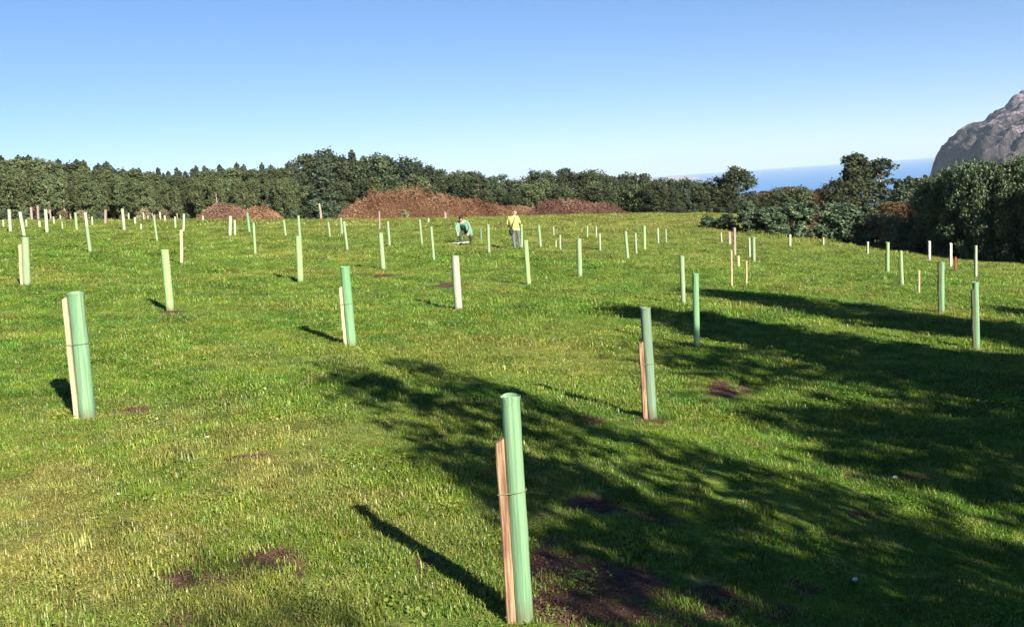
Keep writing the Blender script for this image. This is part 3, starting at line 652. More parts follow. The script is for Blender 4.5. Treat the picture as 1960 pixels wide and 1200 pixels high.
def upright(name, xt, yt, xb, yb, Yd=None):
    """an Empty at the foot whose Z axis runs up the shelter; returns it, its length and depth"""
    Lp = math.hypot(xt - xb, yt - yb)
    if Yd is None:
        P = hit(xb, yb); Yd = P[1]
        Yd = min(96.0, Yd)
    B = at_depth(xb, yb, Yd); T = at_depth(xt, yt, Yd)
    B = Vector((B[0], Yd, g1(B[0], Yd) + bumpz(B[0], Yd) * (Yd < 70))); T = Vector(T)
    d = T - B; ln = d.length
    o = empty(name, B); o.rotation_euler = Vector((0, 0, 1)).rotation_difference(d).to_euler()
    return o, ln, Yd
SH = 'tree shelters planted over the field'; SKG = 'bare stakes in the field'
LOG = []
def shelter(xt, yt, xb, yb, w, col, label, stake=None, Yd=None):
    """stake: (wood, pixel offset of its axis from the tube's, share of the tube's height, pixel width)"""
    o, ln, Y = upright('tree_shelter', xt, yt, xb, yb, Yd); k = Y / FPX
    r = min(w * k / 2 * (0.82 if Y > 30 else 1), 0.070); LOG.append((xb, yb, round(Y, 1), round(ln, 2), round(r * 2, 3)))
    tag(o, label, 'tree shelter', SH)
    t = obj('tube', TUBE[col], o); t.scale = (r, r, ln); t.rotation_euler = (0, 0, random.uniform(0, 6.28))
    if stake is None: stake = ('pale', -w * 0.42, random.uniform(0.55, 0.8), max(2.2, w * 0.32)); hidden = True
    else: hidden = False
    wood, off, frac, sw = stake
    hw = max(0.010, sw * k / 2); sx = off * k
    gap = r + hw * 1.03
    if hidden: sx, sy = -0.25 * gap, 0.97 * gap
    else: sx = -0.93 * gap if abs(sx) < 1.6 * gap else sx; sy = -0.37 * gap
    s = obj('stake', STK[wood], o, (sx, sy, 0)); s.scale = (hw, hw, frac * ln); s.rotation_euler = (0, 0, random.uniform(-0.3, 0.3))
    if w >= 18 and math.hypot(sx, sy) < 1.3 * gap:
        pts = [(1.12 * r * math.cos(t), 1.12 * r * math.sin(t)) for t in np.linspace(0, 6.2832, 25)[:-1]] + [(sx + a_ * hw * 1.15, sy + b_ * hw * 1.15) for a_ in (-1, 1) for b_ in (-1, 1)]
        loop = hull(pts); mb = MB(); mb.tube([(x, y, 0.004 * math.sin(9 * x)) for x, y in loop + loop[:2]], [0.0026] * (len(loop) + 2), 6, 0, False)
        obj('tie', mb.build('tie', M['tie']), o, (0, 0, ln * min(frac * 0.72, 0.6)))
    return o
def stake_only(xt, yt, xb, yb, w, wood, label, Yd=None):
    o, ln, Y = upright('wooden_stake', xt, yt, xb, yb, Yd); hw = max(0.012, w * Y / FPX / 2)
    LOG.append((xb, yb, round(Y, 1), round(ln, 2), round(hw * 2, 3)))
    bpy.data.objects.remove(o)
    s = obj('wooden_stake', STK[wood], None, o_loc(xb, yb, Y)); s.scale = (hw, hw, ln)
    B = Vector(s.location); T = Vector(at_depth(xt, yt, Y)); s.rotation_euler = (T - B).to_track_quat('Z', 'Y').to_euler()
    tag(s, label, 'stake', SKG)
def o_loc(xb, yb, Y):
    B = at_depth(xb, yb, Y); return (B[0], Y, g1(B[0], Y) + bumpz(B[0], Y) * (Y < 70))

TUBES = [
 (976, 757, 1004, 1194, 37, 'green', 'nearest and largest green tree shelter, wide flared top, brown stake tied along its side', ('brown', -24, 0.815, 18)),
 (144, 560, 168, 801, 30, 'green', 'green tree shelter with a full height pale stake, next to a bare brown earth patch', ('pale', -17, 0.96, 9)),
 (1235, 588, 1248, 806, 20, 'green', 'green tree shelter in dappled shade with a separate shorter reddish stake standing off it', ('brown', -17, 0.69, 9)),
 (660, 510, 673, 662, 18, 'green', 'sunlit green tree shelter with a thin pale stake standing slightly apart', ('pale', -14, 0.75, 6)),
 (315, 478, 326, 595, 15, 'pale', 'strongly leaning pale green shelter with mud on its foot and a dark shadow behind', None),
 (48, 455, 52, 550, 15, 'pale', 'pale green shelter overlapping a thinner leaning one behind it, short stake on its side', ('pale', -9, 0.86, 5)),
 (571, 452, 575, 541, 13, 'pale', 'pale shelter directly in line with a thinner one just above its top', None),
 (871, 490, 878, 597, 15, 'cream', 'whitish bleached shelter alone in open grass before the crouching person', None),
 (1331, 523, 1334, 667, 12, 'green', 'slim bright green shelter standing in the dark middle of the big shadow', None),
 (1803, 501, 1803, 601, 9, 'green', "green shelter with a dark stake along it at the big shadow's far rim", ('dark', -9, 1.0, 5)),
 (1867, 540, 1870, 668, 11, 'green', 'shaded bluish green shelter with dark stake, a pale one showing over its top', ('dark', -6, 0.9, 5)),
 (1305, 490, 1308, 585, 9, 'pale', 'thin shelter half in the shadow edge, just behind the slim bright green one', None),
 (1006, 460, 1012, 548, 9, 'pale', 'yellowish green shelter standing in front of the person in yellow', None),
 (1108, 457, 1110, 530, 9, 'pale', 'lone pale shelter with a bare brown patch at its foot, past the person in yellow', None),
 (728, 446, 734, 518, 9, 'pale', 'pale shelter with a long thin dark shadow, close before a smaller twin', None),
 (825, 434, 831, 502, 6, 'pale', 'thin curved looking shelter in front of the white sheet', None),
 (485, 427, 489, 490, 6, 'pale', 'slim shelter with a dark shadow streak, nearest of a tight knot of three', None),
 (658, 424, 665, 481, 6, 'pale', 'leaning pale green shelter close beside a shorter one behind', None),
 (652, 417, 655, 452, 5, 'pale', 'short shelter half hidden behind the leaning pale green one', None),
 (571, 413, 574, 456, 6, 'pale', 'thin yellowish shelter rising above the top of a nearer one in line with it', None),
 (543, 421, 547, 454, 5, 'pale', 'small pale shelter just past the stake lying on the grass', None),
 (628, 425, 632, 456, 4, 'pale', 'faint small shelter between two pairs of shelters below the green bush', None),
 (742, 424, 746, 476, 6, 'pale', 'slim shelter, smaller twin behind the one with the long thin shadow', None),
 (803, 420, 808, 471, 5, 'pale', 'faint yellowish shelter below the dark bush in front of the bracken', None),
 (934, 430, 936, 490, 7, 'pale', 'clear pale shelter standing between the two people', None),
 (920, 437, 921, 463, 4, 'green', 'tiny bright green shelter just behind the clear pale one between the people', None),
 (872, 428, 875, 457, 5, 'pale', 'small shelter touching the crouching person', None),
 (998, 430, 999, 476, 5, 'pale', 'whitish shelter right beside the legs of the person in yellow', None),
 (1031, 431, 1035, 476, 6, 'pale', 'pale shelter a few steps past the person in yellow', None),
 (1059, 434, 1060, 454, 4, 'pale', 'tiny shelter below the flat topped bracken mound', None),
 (1064, 460, 1064, 478, 4, 'pale', 'stub of a shelter directly below the tiny one under the flat topped mound', None),
 (1072, 450, 1072, 478, 4, 'cream', 'dull straw coloured shelter beside the stub, near the lone pale shelter', None),
 (1124, 433, 1124, 457, 4, 'pale', 'tiny pale shelter behind and beyond the lone one with the brown patch', None),
 (1141, 434, 1141, 456, 4, 'cream', 'very faint straw coloured shelter beyond the tiny pale one', None),
 (1148, 448, 1149, 481, 4, 'cream', 'thin yellow shelter nearer than the very faint straw one', None),
 (1197, 443, 1202, 499, 7, 'pale', 'nearest and tallest of three shelters standing close together beyond the shadow', None),
 (1216, 446, 1218, 489, 5, 'pale', 'thin middle one of three shelters standing close together beyond the shadow', None),
 (1233, 433, 1234, 481, 7, 'pale', 'farthest of three shelters standing close together beyond the shadow', None),
 (1259, 437, 1260, 467, 4, 'cream', 'dim straw shelter following the group of three', None),
 (1274, 438, 1275, 466, 4, 'pale', 'thin yellowish shelter alone between the group of three and the shrub row', None),
 (1380, 446, 1381, 464, 4, 'cream', 'short cream shelter at the edge of the reddish stake cluster by the shrubs', None),
 (1434, 455, 1435, 496, 5, 'cream', 'thin cream shelter, partner of the wider green one beyond the stake cluster', None),
 (1442, 454, 1443, 505, 8, 'pale', 'wide pale green shelter at the end of the stake cluster', None),
 (1699, 464, 1699, 526, 8, 'pale', 'broad pale yellow green shelter standing before the dry grassy bushes', None),
 (1724, 480, 1727, 548, 6, 'pale', 'pale shelter with a dark stake, nearer neighbour of the broad yellow green one', ('dark', -5, 0.8, 3)),
 (1661, 463, 1661, 490, 5, 'cream', 'cream coloured short shelter against the dry bushes', None),
 (1512, 449, 1512, 474, 6, 'cream', 'pinkish cream short shelter in front of the tallest laurel', None),
 (1556, 443, 1556, 457, 3, 'pale', 'tiny shelter in the shade of the straw coloured dry bush', None),
 (1576, 455, 1576, 472, 4, 'cream', 'tiny cream shelter on the straw strip under the dark laurel', None),
 (1868, 470, 1868, 532, 6, 'cream', 'whitish shelter against the darkest hedge, rising above a nearer shaded one', None),
 (17, 401, 20, 445, 8, 'cream', 'thick cream shelter at the outer end of the row before the plantation', None),
 (6, 421, 7, 437, 4, 'cream', 'stubby far shelter at the very edge of the view under the plantation', None),
 (38, 406, 47, 456, 7, 'cream', 'thin strongly leaning whitish shelter behind the overlapping pale green one', None),
 (50, 421, 51, 437, 4, 'cream', 'tiny shelter just past the strongly leaning whitish one', None),
 (75, 423, 76, 437, 5, 'cream', 'tiny shelter between the reddish stake and the double topped pale one', None),
 (87, 401, 90, 446, 8, 'cream', 'pale thick shelter before the plantation with a step in its outline', None),
 (102, 415, 104, 431, 4, 'cream', 'tiny dim shelter following the stepped pale one', None),
 (118, 424, 120, 441, 4, 'pale', 'tiny low shelter between the stepped pale one and two taller thin ones', None),
 (115, 412, 116, 424, 4, 'cream', 'tiny shelter top peeping directly above the tiny low one', None),
 (144, 407, 147, 442, 6, 'pale', 'first of two neighbouring tall thin shelters before the plantation', None),
 (163, 407, 167, 440, 7, 'cream', 'whitish shelter standing right behind the leaning one with a shadow smudge', None),
 (166, 433, 173, 486, 8, 'pale', 'leaning pale shelter with a small dark shadow smudge at its foot', None),
 (176, 415, 177, 434, 4, 'cream', 'tiny white shelter at the plantation foot beside the leaning pair', None),
 (234, 400, 238, 442, 6, 'cream', 'tall leaning whitish shelter alone before the darkest plantation shade', None),
 (246, 408, 246, 423, 4, 'cream', 'tiny pale shelter close behind the tall leaning whitish one', None),
 (258, 416, 259, 432, 5, 'cream', 'small white shelter lit brightly against the plantation shade', None),
 (270, 429, 270, 442, 4, 'cream', 'low faint stub of a shelter in the grass after the small white one', None),
 (274, 407, 275, 418, 3, 'cream', 'tiny shelter tip in the shade above the low faint stub', None),
 (283, 414, 283, 424, 3, 'cream', 'very small shelter between a shade tip and a leaning pale one', None),
 (294, 413, 301, 464, 5, 'pale', 'leaning slim pale shelter with a black shadow spot at its foot', None),
 (306, 406, 307, 423, 4, 'cream', 'tiny dull shelter behind the slim one with the black shadow spot', None),
 (315, 413, 316, 425, 4, 'cream', 'next tiny dull shelter along, nearer the tall thin stake', None),
 (335, 415, 336, 439, 4, 'cream', 'dull tan shelter just before the tall thin stake pair', None),
 (352, 410, 351, 446, 5, 'cream', 'cream shelter rising behind the tall thin yellow stake', None),
 (388, 413, 389, 425, 4, 'cream', 'tiny bright shelter at the foot of the small pinkish bracken mound', None),
 (441, 414, 440, 453, 8, 'cream', 'thick yellowish shelter, wider of a side by side pair under the pinkish mound', None),
 (449, 422, 450, 452, 5, 'cream', 'thinner one of the side by side pair under the pinkish mound', None),
 (473, 408, 478, 448, 6, 'green', 'greenish leaning shelter at the back of a tight knot of three', None),
 (820, 418, 820, 431, 4, 'cream', 'tiny shelter stub right at the bracken foot', None),
]
for t in TUBES: shelter(*t[:7], stake=t[7])
STAKES = [
 (347, 441, 348, 506, 5, 'pale', 'tall thin yellow stake with no tube, standing in front of a cream shelter'),
 (72, 394, 73, 421, 3.5, 'pink', 'pinkish stake in the plantation shade beside the stepped pale shelter'),
 (59, 397, 60, 413, 3.5, 'pink', 'shorter pinkish stake deep in the plantation shade'),
 (202, 402, 202, 432, 4, 'pink', 'straight pinkish stake alone at the plantation foot'),
 (433, 398, 434, 415, 4, 'pink', 'pale pink stake in front of the small pinkish bracken mound'),
 (852, 406, 853, 421, 4, 'pink', 'pale pink stake in front of the largest bracken mound'),
 (726, 405, 727, 441, 2.5, 'pink', 'hair thin grey stake at the thin dark foot of the largest bracken mound'),
 (1396, 444, 1397, 471, 5, 'pink', 'thick tan stake in the stake cluster by the shrubs'),
 (1406, 437, 1407, 490, 4, 'pink', 'tallest reddish tan stake in the middle of the stake cluster'),
 (1413, 490, 1414, 514, 4, 'pale', 'short bright stake in front of the tallest reddish tan one'),
 (1400, 480, 1401, 552, 3, 'pale', 'long thin pale stake nearest the shadow in the stake cluster'),
 (1429, 500, 1429, 548, 3, 'pale', 'long thin pale stake below the wide pale green shelter'),
 (1759, 518, 1759, 562, 3.5, 'pale', 'faint tan stake alone on the sunlit slope before the shadow rim'),
 (1779, 462, 1779, 500, 4, 'cream', 'first whitish stake against the dark hedge foot'),
 (1820, 466, 1820, 514, 4, 'cream', 'second whitish stake against the dark hedge, a red stake beside it'),
 (1829, 492, 1829, 520, 3.2, 'red', 'short rust red stake in front of the dark hedge'),
]
M['wood_cream'] = rough_mat('bleached_stake_wood', [(0.3, (0.52, 0.46, 0.36)), (0.7, (0.78, 0.72, 0.62))], (2.6, 2.6, 3.4), 8, 0.8, 0.4); STK['cream'] = stake_mesh('wood_cream', 21)
M['wood_red'] = rough_mat('rust_red_stake_wood', [(0.3, (0.16, 0.04, 0.02)), (0.7, (0.28, 0.09, 0.045))], (2.6, 2.6, 3.4), 8, 0.8, 0.4); STK['red'] = stake_mesh('wood_red', 22)
for t in STAKES: stake_only(*t)
# a pale stake left lying on the grass, and bits of white stone in the turf
P0 = at_depth(494, 438, 62); P1 = at_depth(537, 438, 62)
o = obj('wooden_stake', STK['pale'], None, (P0[0], 62, g1(P0[0], 62) + 0.05)); o.scale = (0.05, 0.05, P1[0] - P0[0])
o.rotation_euler = (Vector((P1[0], 62.2, g1(P1[0], 62.2) + 0.05)) - o.location).to_track_quat('Z', 'Y').to_euler()
tag(o, 'pale stake lying flat on the grass below the small orange bracken mound', 'stake')
tree_p = at_depth(613, 407, 104)
mb = MB(); mb.tube([(0, 0, -0.2), (0.03, 0, 0.9), (-0.02, 0.02, 1.9)], [0.16, 0.13, 0.09], 8)
o = obj('dead_trunk', mb.build('dead_trunk', M['bark_pale']), None, (tree_p[0], 104, g1(tree_p[0], 104))); tag(o, 'pale bare dead trunk standing in front of the slender dark eucalyptus', 'tree trunk')
def stone_mesh(seed):
    v = []; f = []; n, m_ = 12, 7
    for j in range(m_ + 1):
        for i in range(n):
            a_, b_ = 2 * math.pi * i / n, math.pi * j / m_; d = Vector((math.cos(a_) * math.sin(b_), math.sin(a_) * math.sin(b_), math.cos(b_)))
            r = 1 + 0.35 * mnoise.noise(d * 1.7 + Vector((seed, 0, 0))); v.append((d.x * r, d.y * r * 0.8, d.z * r * 0.6))
    for j in range(m_):
        for i in range(n): f.append((j*n + i, (j+1)*n + i, (j+1)*n + (i+1) % n, j*n + (i+1) % n))
    return mesh('stone', v, f, M['stone'], smooth=True)
M['stone'] = rough_mat('white_stone', [(0.3, (0.5, 0.48, 0.42)), (0.7, (0.78, 0.76, 0.7))], (2, 2, 2), 5, 0.85, 0.3, dist=0.1)
for px, py, r, lab in [(396, 843, 5, 'small white stone in sunlit turf between the earth patch and the big shadow'), (1637, 1117, 6, 'small white stone in the shaded turf nearest the viewer'),
                       (1712, 925, 6, 'small white stone on a brown patch in the open shade'), (228, 954, 4, 'tiny white stone in the sunlit foreground grass')]:
    P = hit(px, py); o = obj('stone', stone_mesh(px), None, (P[0], P[1], g1(P[0], P[1]) + bumpz(P[0], P[1]) + 0.03)); q = r * P[1] / FPX; o.scale = (q, q, q); o.rotation_euler = (0.2, 0.1, px)
    tag(o, lab, 'stone', 'white stones in the turf')

# ------------------------------------------------------------------ people
def cloth(name, c): return rough_mat(name, [(0.3, tuple(x * 0.8 for x in c)), (0.7, tuple(min(1, x * 1.15) for x in c))], (14, 14, 14), 4, 0.9, 0.3)
M['skin'] = rough_mat('skin', [(0.3, (0.46, 0.26, 0.19)), (0.7, (0.56, 0.34, 0.26))], (6, 6, 6), 3, 0.6, 0)
M['hair'] = rough_mat('dark_hair', [(0.3, (0.012, 0.008, 0.006)), (0.7, (0.04, 0.025, 0.018))], (40, 40, 8), 4, 0.6, 0.4)
M['hair_fair'] = rough_mat('brown_hair', [(0.3, (0.10, 0.05, 0.03)), (0.7, (0.2, 0.11, 0.07))], (40, 40, 8), 4, 0.6, 0.4)
M['lips'] = rough_mat('lips', [(0.3, (0.35, 0.12, 0.1)), (0.7, (0.42, 0.16, 0.13))], (6, 6, 6), 3, 0.5, 0)
M['eye'] = rough_mat('eye', [(0.3, (0.02, 0.015, 0.012)), (0.7, (0.03, 0.02, 0.015))], (6, 6, 6), 2, 0.3, 0)
def skin_body(J, E, mats, region):
    """one continuous skinned body. J: name -> (pos, radius); region(name) -> material index"""
    names = list(J); me = bpy.data.meshes.new('body')
    me.from_pydata([J[k][0] for k in names], [(names.index(a_), names.index(b_)) for a_, b_ in E], [])
    ob = bpy.data.objects.new('body_tmp', me); C.objects.link(ob)
    sk = ob.modifiers.new('skin', 'SKIN'); sk.use_smooth_shade = True
    for i, k in enumerate(names):
        sv_ = me.skin_vertices[0].data[i]; r = J[k][1]; sv_.radius = r if isinstance(r, tuple) else (r, r); sv_.use_root = (k == 'pelvis')
    sb = ob.modifiers.new('sub', 'SUBSURF'); sb.levels = sb.render_levels = 2
    dg = bpy.context.evaluated_depsgraph_get(); dg.update()
    res = bpy.data.meshes.new_from_object(ob.evaluated_get(dg)); bpy.data.objects.remove(ob)
    res.name = 'body'; res.materials.clear()
    for m in mats: res.materials.append(m)
    # nearest bone decides which garment a face belongs to
    segs = [(Vector(J[a_][0]), Vector(J[b_][0]), region(a_, b_)) for a_, b_ in E]
    for p in res.polygons:
        c = p.center; best = (9, 0)
        for a_, b_, m in segs:
            d = b_ - a_; t = max(0, min(1, (c - a_).dot(d) / max(d.length_squared, 1e-9))); q = (c - (a_ + d * t)).length
            if q < best[0]: best = (q, m)
        p.material_index = best[1]; p.use_smooth = True
    return res
def add_hand(J, E, side, wrist, palm_dir, across, curl):
    """palm and five bent fingers rooted in it"""
    w = Vector(wrist); f = Vector(palm_dir).normalized(); a_ = Vector(across).normalized(); n = f.cross(a_)
    J['palm' + side] = (tuple(w + f * 0.05), (0.036, 0.018)); E.append(('wrist' + side, 'palm' + side))
    for i, ln in enumerate((0.070, 0.080, 0.074, 0.058)):
        k0 = w + f * 0.095 + a_ * (0.030 - 0.020 * i); k1 = k0 + f * ln * 0.5 + n * curl * 0.3 * ln; k2 = k1 + f * ln * 0.35 + n * curl * ln * 0.55
        nm = side + str(i); J['kn' + nm] = (tuple(k0), 0.0105); J['mid' + nm] = (tuple(k1), 0.0092); J['tip' + nm] = (tuple(k2), 0.0075)
        E.extend([('palm' + side, 'kn' + nm), ('kn' + nm, 'mid' + nm), ('mid' + nm, 'tip' + nm)])
    t0 = w + f * 0.035 + a_ * 0.040; t1 = t0 + f * 0.030 + a_ * 0.022; t2 = t1 + f * 0.028 + a_ * 0.004 + n * curl * 0.02
    J['th' + side] = (tuple(t0), 0.0125); J['thm' + side] = (tuple(t1), 0.0105); J['tht' + side] = (tuple(t2), 0.0085)
    E.extend([('palm' + side, 'th' + side), ('th' + side, 'thm' + side), ('thm' + side, 'tht' + side)])
def head_parts(o, hc, fwd, up, r, hairmat, long_hair=True):
    """nose, eyes, lips and ears set into the head, hair as a cap with length"""
    f, u = Vector(fwd).normalized(), Vector(up).normalized(); s = f.cross(u).normalized(); u = s.cross(f)
    R = Matrix((s, f, u)).transposed()
    v = []; fc = []; n, m_ = 20, 12
    for j in range(m_ + 1):
        for i in range(n):
            a_, b_ = 2 * math.pi * i / n, math.pi * (j / m_)
            d = Vector((math.cos(a_) * math.sin(b_), math.sin(a_) * math.sin(b_), math.cos(b_)))
            front = max(0.0, d.y)
            zz = d.z; rr = r * 1.10 * (1 + 0.05 * mnoise.noise(d * 4))
            if d.y > 0.15 and d.z < 0.35: rr = r * 0.72          # open over the face
            low = -1.25 if (long_hair and d.y < 0.1) else -0.35
            p = Vector((d.x * rr * 0.90, d.y * rr * 1.02 - r * 0.06, max(zz * 1.12, low) * rr * (1.35 if zz < 0 and long_hair and d.y < 0.1 else 1) + r * 0.10))
            v.append(tuple(R @ p + Vector(hc)))
    for j in range(m_):
        for i in range(n): fc.append((j*n + i, (j+1)*n + i, (j+1)*n + (i+1) % n, j*n + (i+1) % n))
    obj('hair', mesh('hair', v, fc, M[hairmat], smooth=True), o)
    for sx in (-1, 1):
        mb = MB(); c = R @ Vector((sx * r * 0.36, r * 0.86, 0.02 * r)); c = c + Vector(hc)
        mb.tube([c - f * 0.012, c + f * 0.004, c + f * 0.010], [0.012, 0.013, 0.004], 8); obj('eye', mb.build('eye', M['eye']), o)
        mb = MB(); c = R @ Vector((sx * r * 0.86, -0.02 * r, -0.05 * r)) + Vector(hc)
        mb.tube([c - u * 0.03 - s * sx * 0.0, c + s * sx * 0.012, c + u * 0.032], [0.006, 0.014, 0.008], 8); obj('ear', mb.build('ear', M['skin']), o)
    mb = MB(); c = R @ Vector((0, r * 0.90, -0.48 * r)) + Vector(hc); mb.tube([c - s * 0.024, c + f * 0.006, c + s * 0.024], [0.004, 0.008, 0.004], 6); obj('mouth', mb.build('mouth', M['lips']), o)

def common_head(J, E, neck, hc, fwd, up):
    f, u = Vector(fwd).normalized(), Vector(up).normalized(); hc = Vector(hc)
    J['neck'] = (neck, 0.052); J['jaw'] = (tuple(hc - u * 0.075 + f * 0.018), (0.062, 0.068)); J['skull'] = (tuple(hc + u * 0.02), (0.080, 0.092)); J['crown'] = (tuple(hc + u * 0.085), (0.055, 0.065))
    J['nose'] = (tuple(hc + f * 0.112 - u * 0.03), 0.013)
    E.extend([('chest', 'neck'), ('neck', 'jaw'), ('jaw', 'skull'), ('skull', 'crown'), ('skull', 'nose')])

# person standing in yellow
PY = hit(990, 478)[1]; B = at_depth(990, 478, PY); zg = g1(B[0], PY)
p2 = empty('person', (B[0], PY, zg)); tag(p2, 'person standing in a yellow jacket, grey trousers and teal boots, arms reaching for a shelter', 'person')
J = {}; E = []
J['pelvis'] = ((-0.03, 0.0, 0.86), (0.150, 0.110)); J['waist'] = ((-0.06, 0.02, 1.02), (0.150, 0.110)); J['chest'] = ((-0.09, 0.04, 1.27), (0.185, 0.125))
E += [('pelvis', 'waist'), ('waist', 'chest')]
for sd, sx in (('l', -1), ('r', 1)):
    J['hip' + sd] = ((-0.03 + sx * 0.10, 0.0, 0.80), 0.098); J['knee' + sd] = ((-0.01 + sx * 0.11, 0.05 * sx + 0.03, 0.45), 0.066); J['ankle' + sd] = ((0.02 + sx * 0.11, -0.02 + 0.05 * sx, 0.09), 0.047)
    J['heel' + sd] = ((0.02 + sx * 0.11, -0.05 + 0.05 * sx, 0.045), 0.044); J['ball' + sd] = ((-0.02 + sx * 0.12, 0.10 + 0.05 * sx, 0.04), 0.040); J['toe' + sd] = ((-0.03 + sx * 0.125, 0.165 + 0.05 * sx, 0.035), 0.030)
    E += [('pelvis', 'hip' + sd), ('hip' + sd, 'knee' + sd), ('knee' + sd, 'ankle' + sd), ('ankle' + sd, 'heel' + sd), ('ankle' + sd, 'ball' + sd), ('ball' + sd, 'toe' + sd)]
J['shl'] = ((-0.27, 0.04, 1.33), 0.072); J['elbl'] = ((-0.36, 0.06, 1.07), 0.054); J['wristl'] = ((-0.26, 0.26, 0.98), 0.036)
J['shr'] = ((0.10, 0.04, 1.34), 0.072); J['elbr'] = ((0.19, 0.12, 1.10), 0.054); J['wristr'] = ((0.17, 0.34, 1.02), 0.036)
for sd in 'lr': E += [('chest', 'sh' + sd), ('sh' + sd, 'elb' + sd), ('elb' + sd, 'wrist' + sd)]
add_hand(J, E, 'l', J['wristl'][0], (0.25, 0.9, -0.25), (0.9, -0.2, 0.2), 0.6); add_hand(J, E, 'r', J['wristr'][0], (-0.1, 0.95, -0.2), (-0.95, -0.1, 0.1), 0.6)
common_head(J, E, (-0.04, 0.05, 1.42), (-0.005, 0.05, 1.545), (0.45, -0.85, -0.1), (0.1, 0.0, 1))
def reg2(a_, b_):
    for x in (a_, b_):
        if x.startswith(('heel', 'ball', 'toe')): return 3
    if 'ankle' in b_ or 'ankle' in a_: return 2
    if any(x.startswith(('palm', 'kn', 'mid', 'tip', 'th')) for x in (b_,)) and not b_.startswith('knee'): return 0
    if b_ in ('neck', 'jaw', 'skull', 'crown', 'nose'): return 0
    if a_ == 'pelvis' and b_ == 'waist': return 1
    if b_.startswith(('hip', 'knee')): return 2
    return 1
mats2 = [M['skin'], cloth('yellow_cloth', (0.40, 0.385, 0.13)), cloth('grey_trousers', (0.12, 0.125, 0.155)), cloth('teal_boot', (0.05, 0.16, 0.15))]
obj('body', skin_body(J, E, mats2, reg2), p2)
head_parts(p2, (-0.005, 0.05, 1.545), (0.45, -0.85, -0.1), (0.1, 0.0, 1), 0.105, 'hair_fair', False)
def jacket(name, m, rings, parent):                # open garment skirt following the trunk
    v = []; f = []; n = 24
    for (cx_, cy_, cz_, rx, ry) in rings:
        for k in range(n):
            t = 2 * math.pi * k / n; w = 1 + 0.05 * math.sin(t * 5 + cz_ * 20); v.append((cx_ + rx * w * math.cos(t), cy_ + ry * w * math.sin(t), cz_ + 0.008 * math.sin(3 * t)))
    for i in range(len(rings) - 1):
        for k in range(n): f.append((i*n + k, i*n + (k+1) % n, (i+1)*n + (k+1) % n, (i+1)*n + k))
    return obj(name, mesh(name, v, f, m, smooth=True), parent)
jacket('jacket', mats2[1], [(-0.03, 0.0, 0.80, 0.205, 0.16), (-0.04, 0.01, 0.90, 0.20, 0.155), (-0.06, 0.02, 1.02, 0.195, 0.15), (-0.08, 0.03, 1.16, 0.215, 0.16), (-0.09, 0.04, 1.29, 0.225, 0.155), (-0.08, 0.045, 1.38, 0.15, 0.11), (-0.05, 0.05, 1.42, 0.075, 0.075)], p2)
mb = MB(); mb.tube([(-0.20, -0.12, 0.62), (-0.20, -0.13, 0.70), (-0.19, -0.13, 0.84), (-0.18, -0.12, 0.90)], [0.05, 0.095, 0.10, 0.05], 12)
mb.tube([(-0.18, -0.12, 0.88), (-0.10, -0.20, 1.10), (0.02, -0.10, 1.38)], [0.015, 0.015, 0.015], 6)
bag = obj('shoulder_bag', mb.build('shoulder_bag', cloth('dark_bag', (0.03, 0.035, 0.02))), None, p2.location); tag(bag, 'dark shoulder bag hanging at the hip of the person in yellow', 'bag')

# person crouching over the planting, dark hair
PY1 = 44.0; B = at_depth(890, 462, PY1); zg = g1(B[0], PY1)
p1 = empty('person', (B[0], PY1, zg)); tag(p1, 'dark haired person in mint jacket over dark green, bent low, arms reaching down', 'person')
J = {}; E = []
J['pelvis'] = ((0.06, 0.24, 0.60), (0.160, 0.125)); J['waist'] = ((0.02, 0.16, 0.76), (0.150, 0.115)); J['chest'] = ((-0.06, 0.00, 0.97), (0.180, 0.125))
E += [('pelvis', 'waist'), ('waist', 'chest')]
J['hipl'] = ((-0.05, 0.22, 0.55), 0.10); J['kneel'] = ((-0.20, -0.10, 0.46), 0.070); J['anklel'] = ((-0.20, 0.06, 0.09), 0.047)
J['hipr'] = ((0.17, 0.22, 0.55), 0.10); J['kneer'] = ((0.26, -0.06, 0.40), 0.070); J['ankler'] = ((0.24, 0.20, 0.10), 0.047)
for sd in 'lr':
    ax, ay, az_ = J['ankle' + sd][0]
    J['heel' + sd] = ((ax, ay + 0.04, 0.045), 0.044); J['ball' + sd] = ((ax, ay - 0.11, 0.04), 0.040); J['toe' + sd] = ((ax, ay - 0.175, 0.035), 0.030)
    E += [('pelvis', 'hip' + sd), ('hip' + sd, 'knee' + sd), ('knee' + sd, 'ankle' + sd), ('ankle' + sd, 'heel' + sd), ('ankle' + sd, 'ball' + sd), ('ball' + sd, 'toe' + sd)]
J['shl'] = ((-0.26, 0.0, 1.00), 0.072); J['elbl'] = ((-0.36, -0.12, 0.76), 0.054); J['wristl'] = ((-0.30, -0.26, 0.56), 0.036)
J['shr'] = ((0.14, 0.0, 1.03), 0.074); J['elbr'] = ((0.27, -0.10, 0.78), 0.056); J['wristr'] = ((0.20, -0.28, 0.55), 0.036)
for sd in 'lr': E += [('chest', 'sh' + sd), ('sh' + sd, 'elb' + sd), ('elb' + sd, 'wrist' + sd)]
add_hand(J, E, 'l', J['wristl'][0], (0.3, -0.3, -0.85), (0.8, -0.3, 0.3), 0.5); add_hand(J, E, 'r', J['wristr'][0], (-0.3, -0.3, -0.85), (-0.8, -0.3, 0.3), 0.5)
common_head(J, E, (-0.08, -0.08, 1.08), (-0.10, -0.17, 1.18), (-0.1, -0.75, -0.65), (-0.05, -0.6, 0.75))
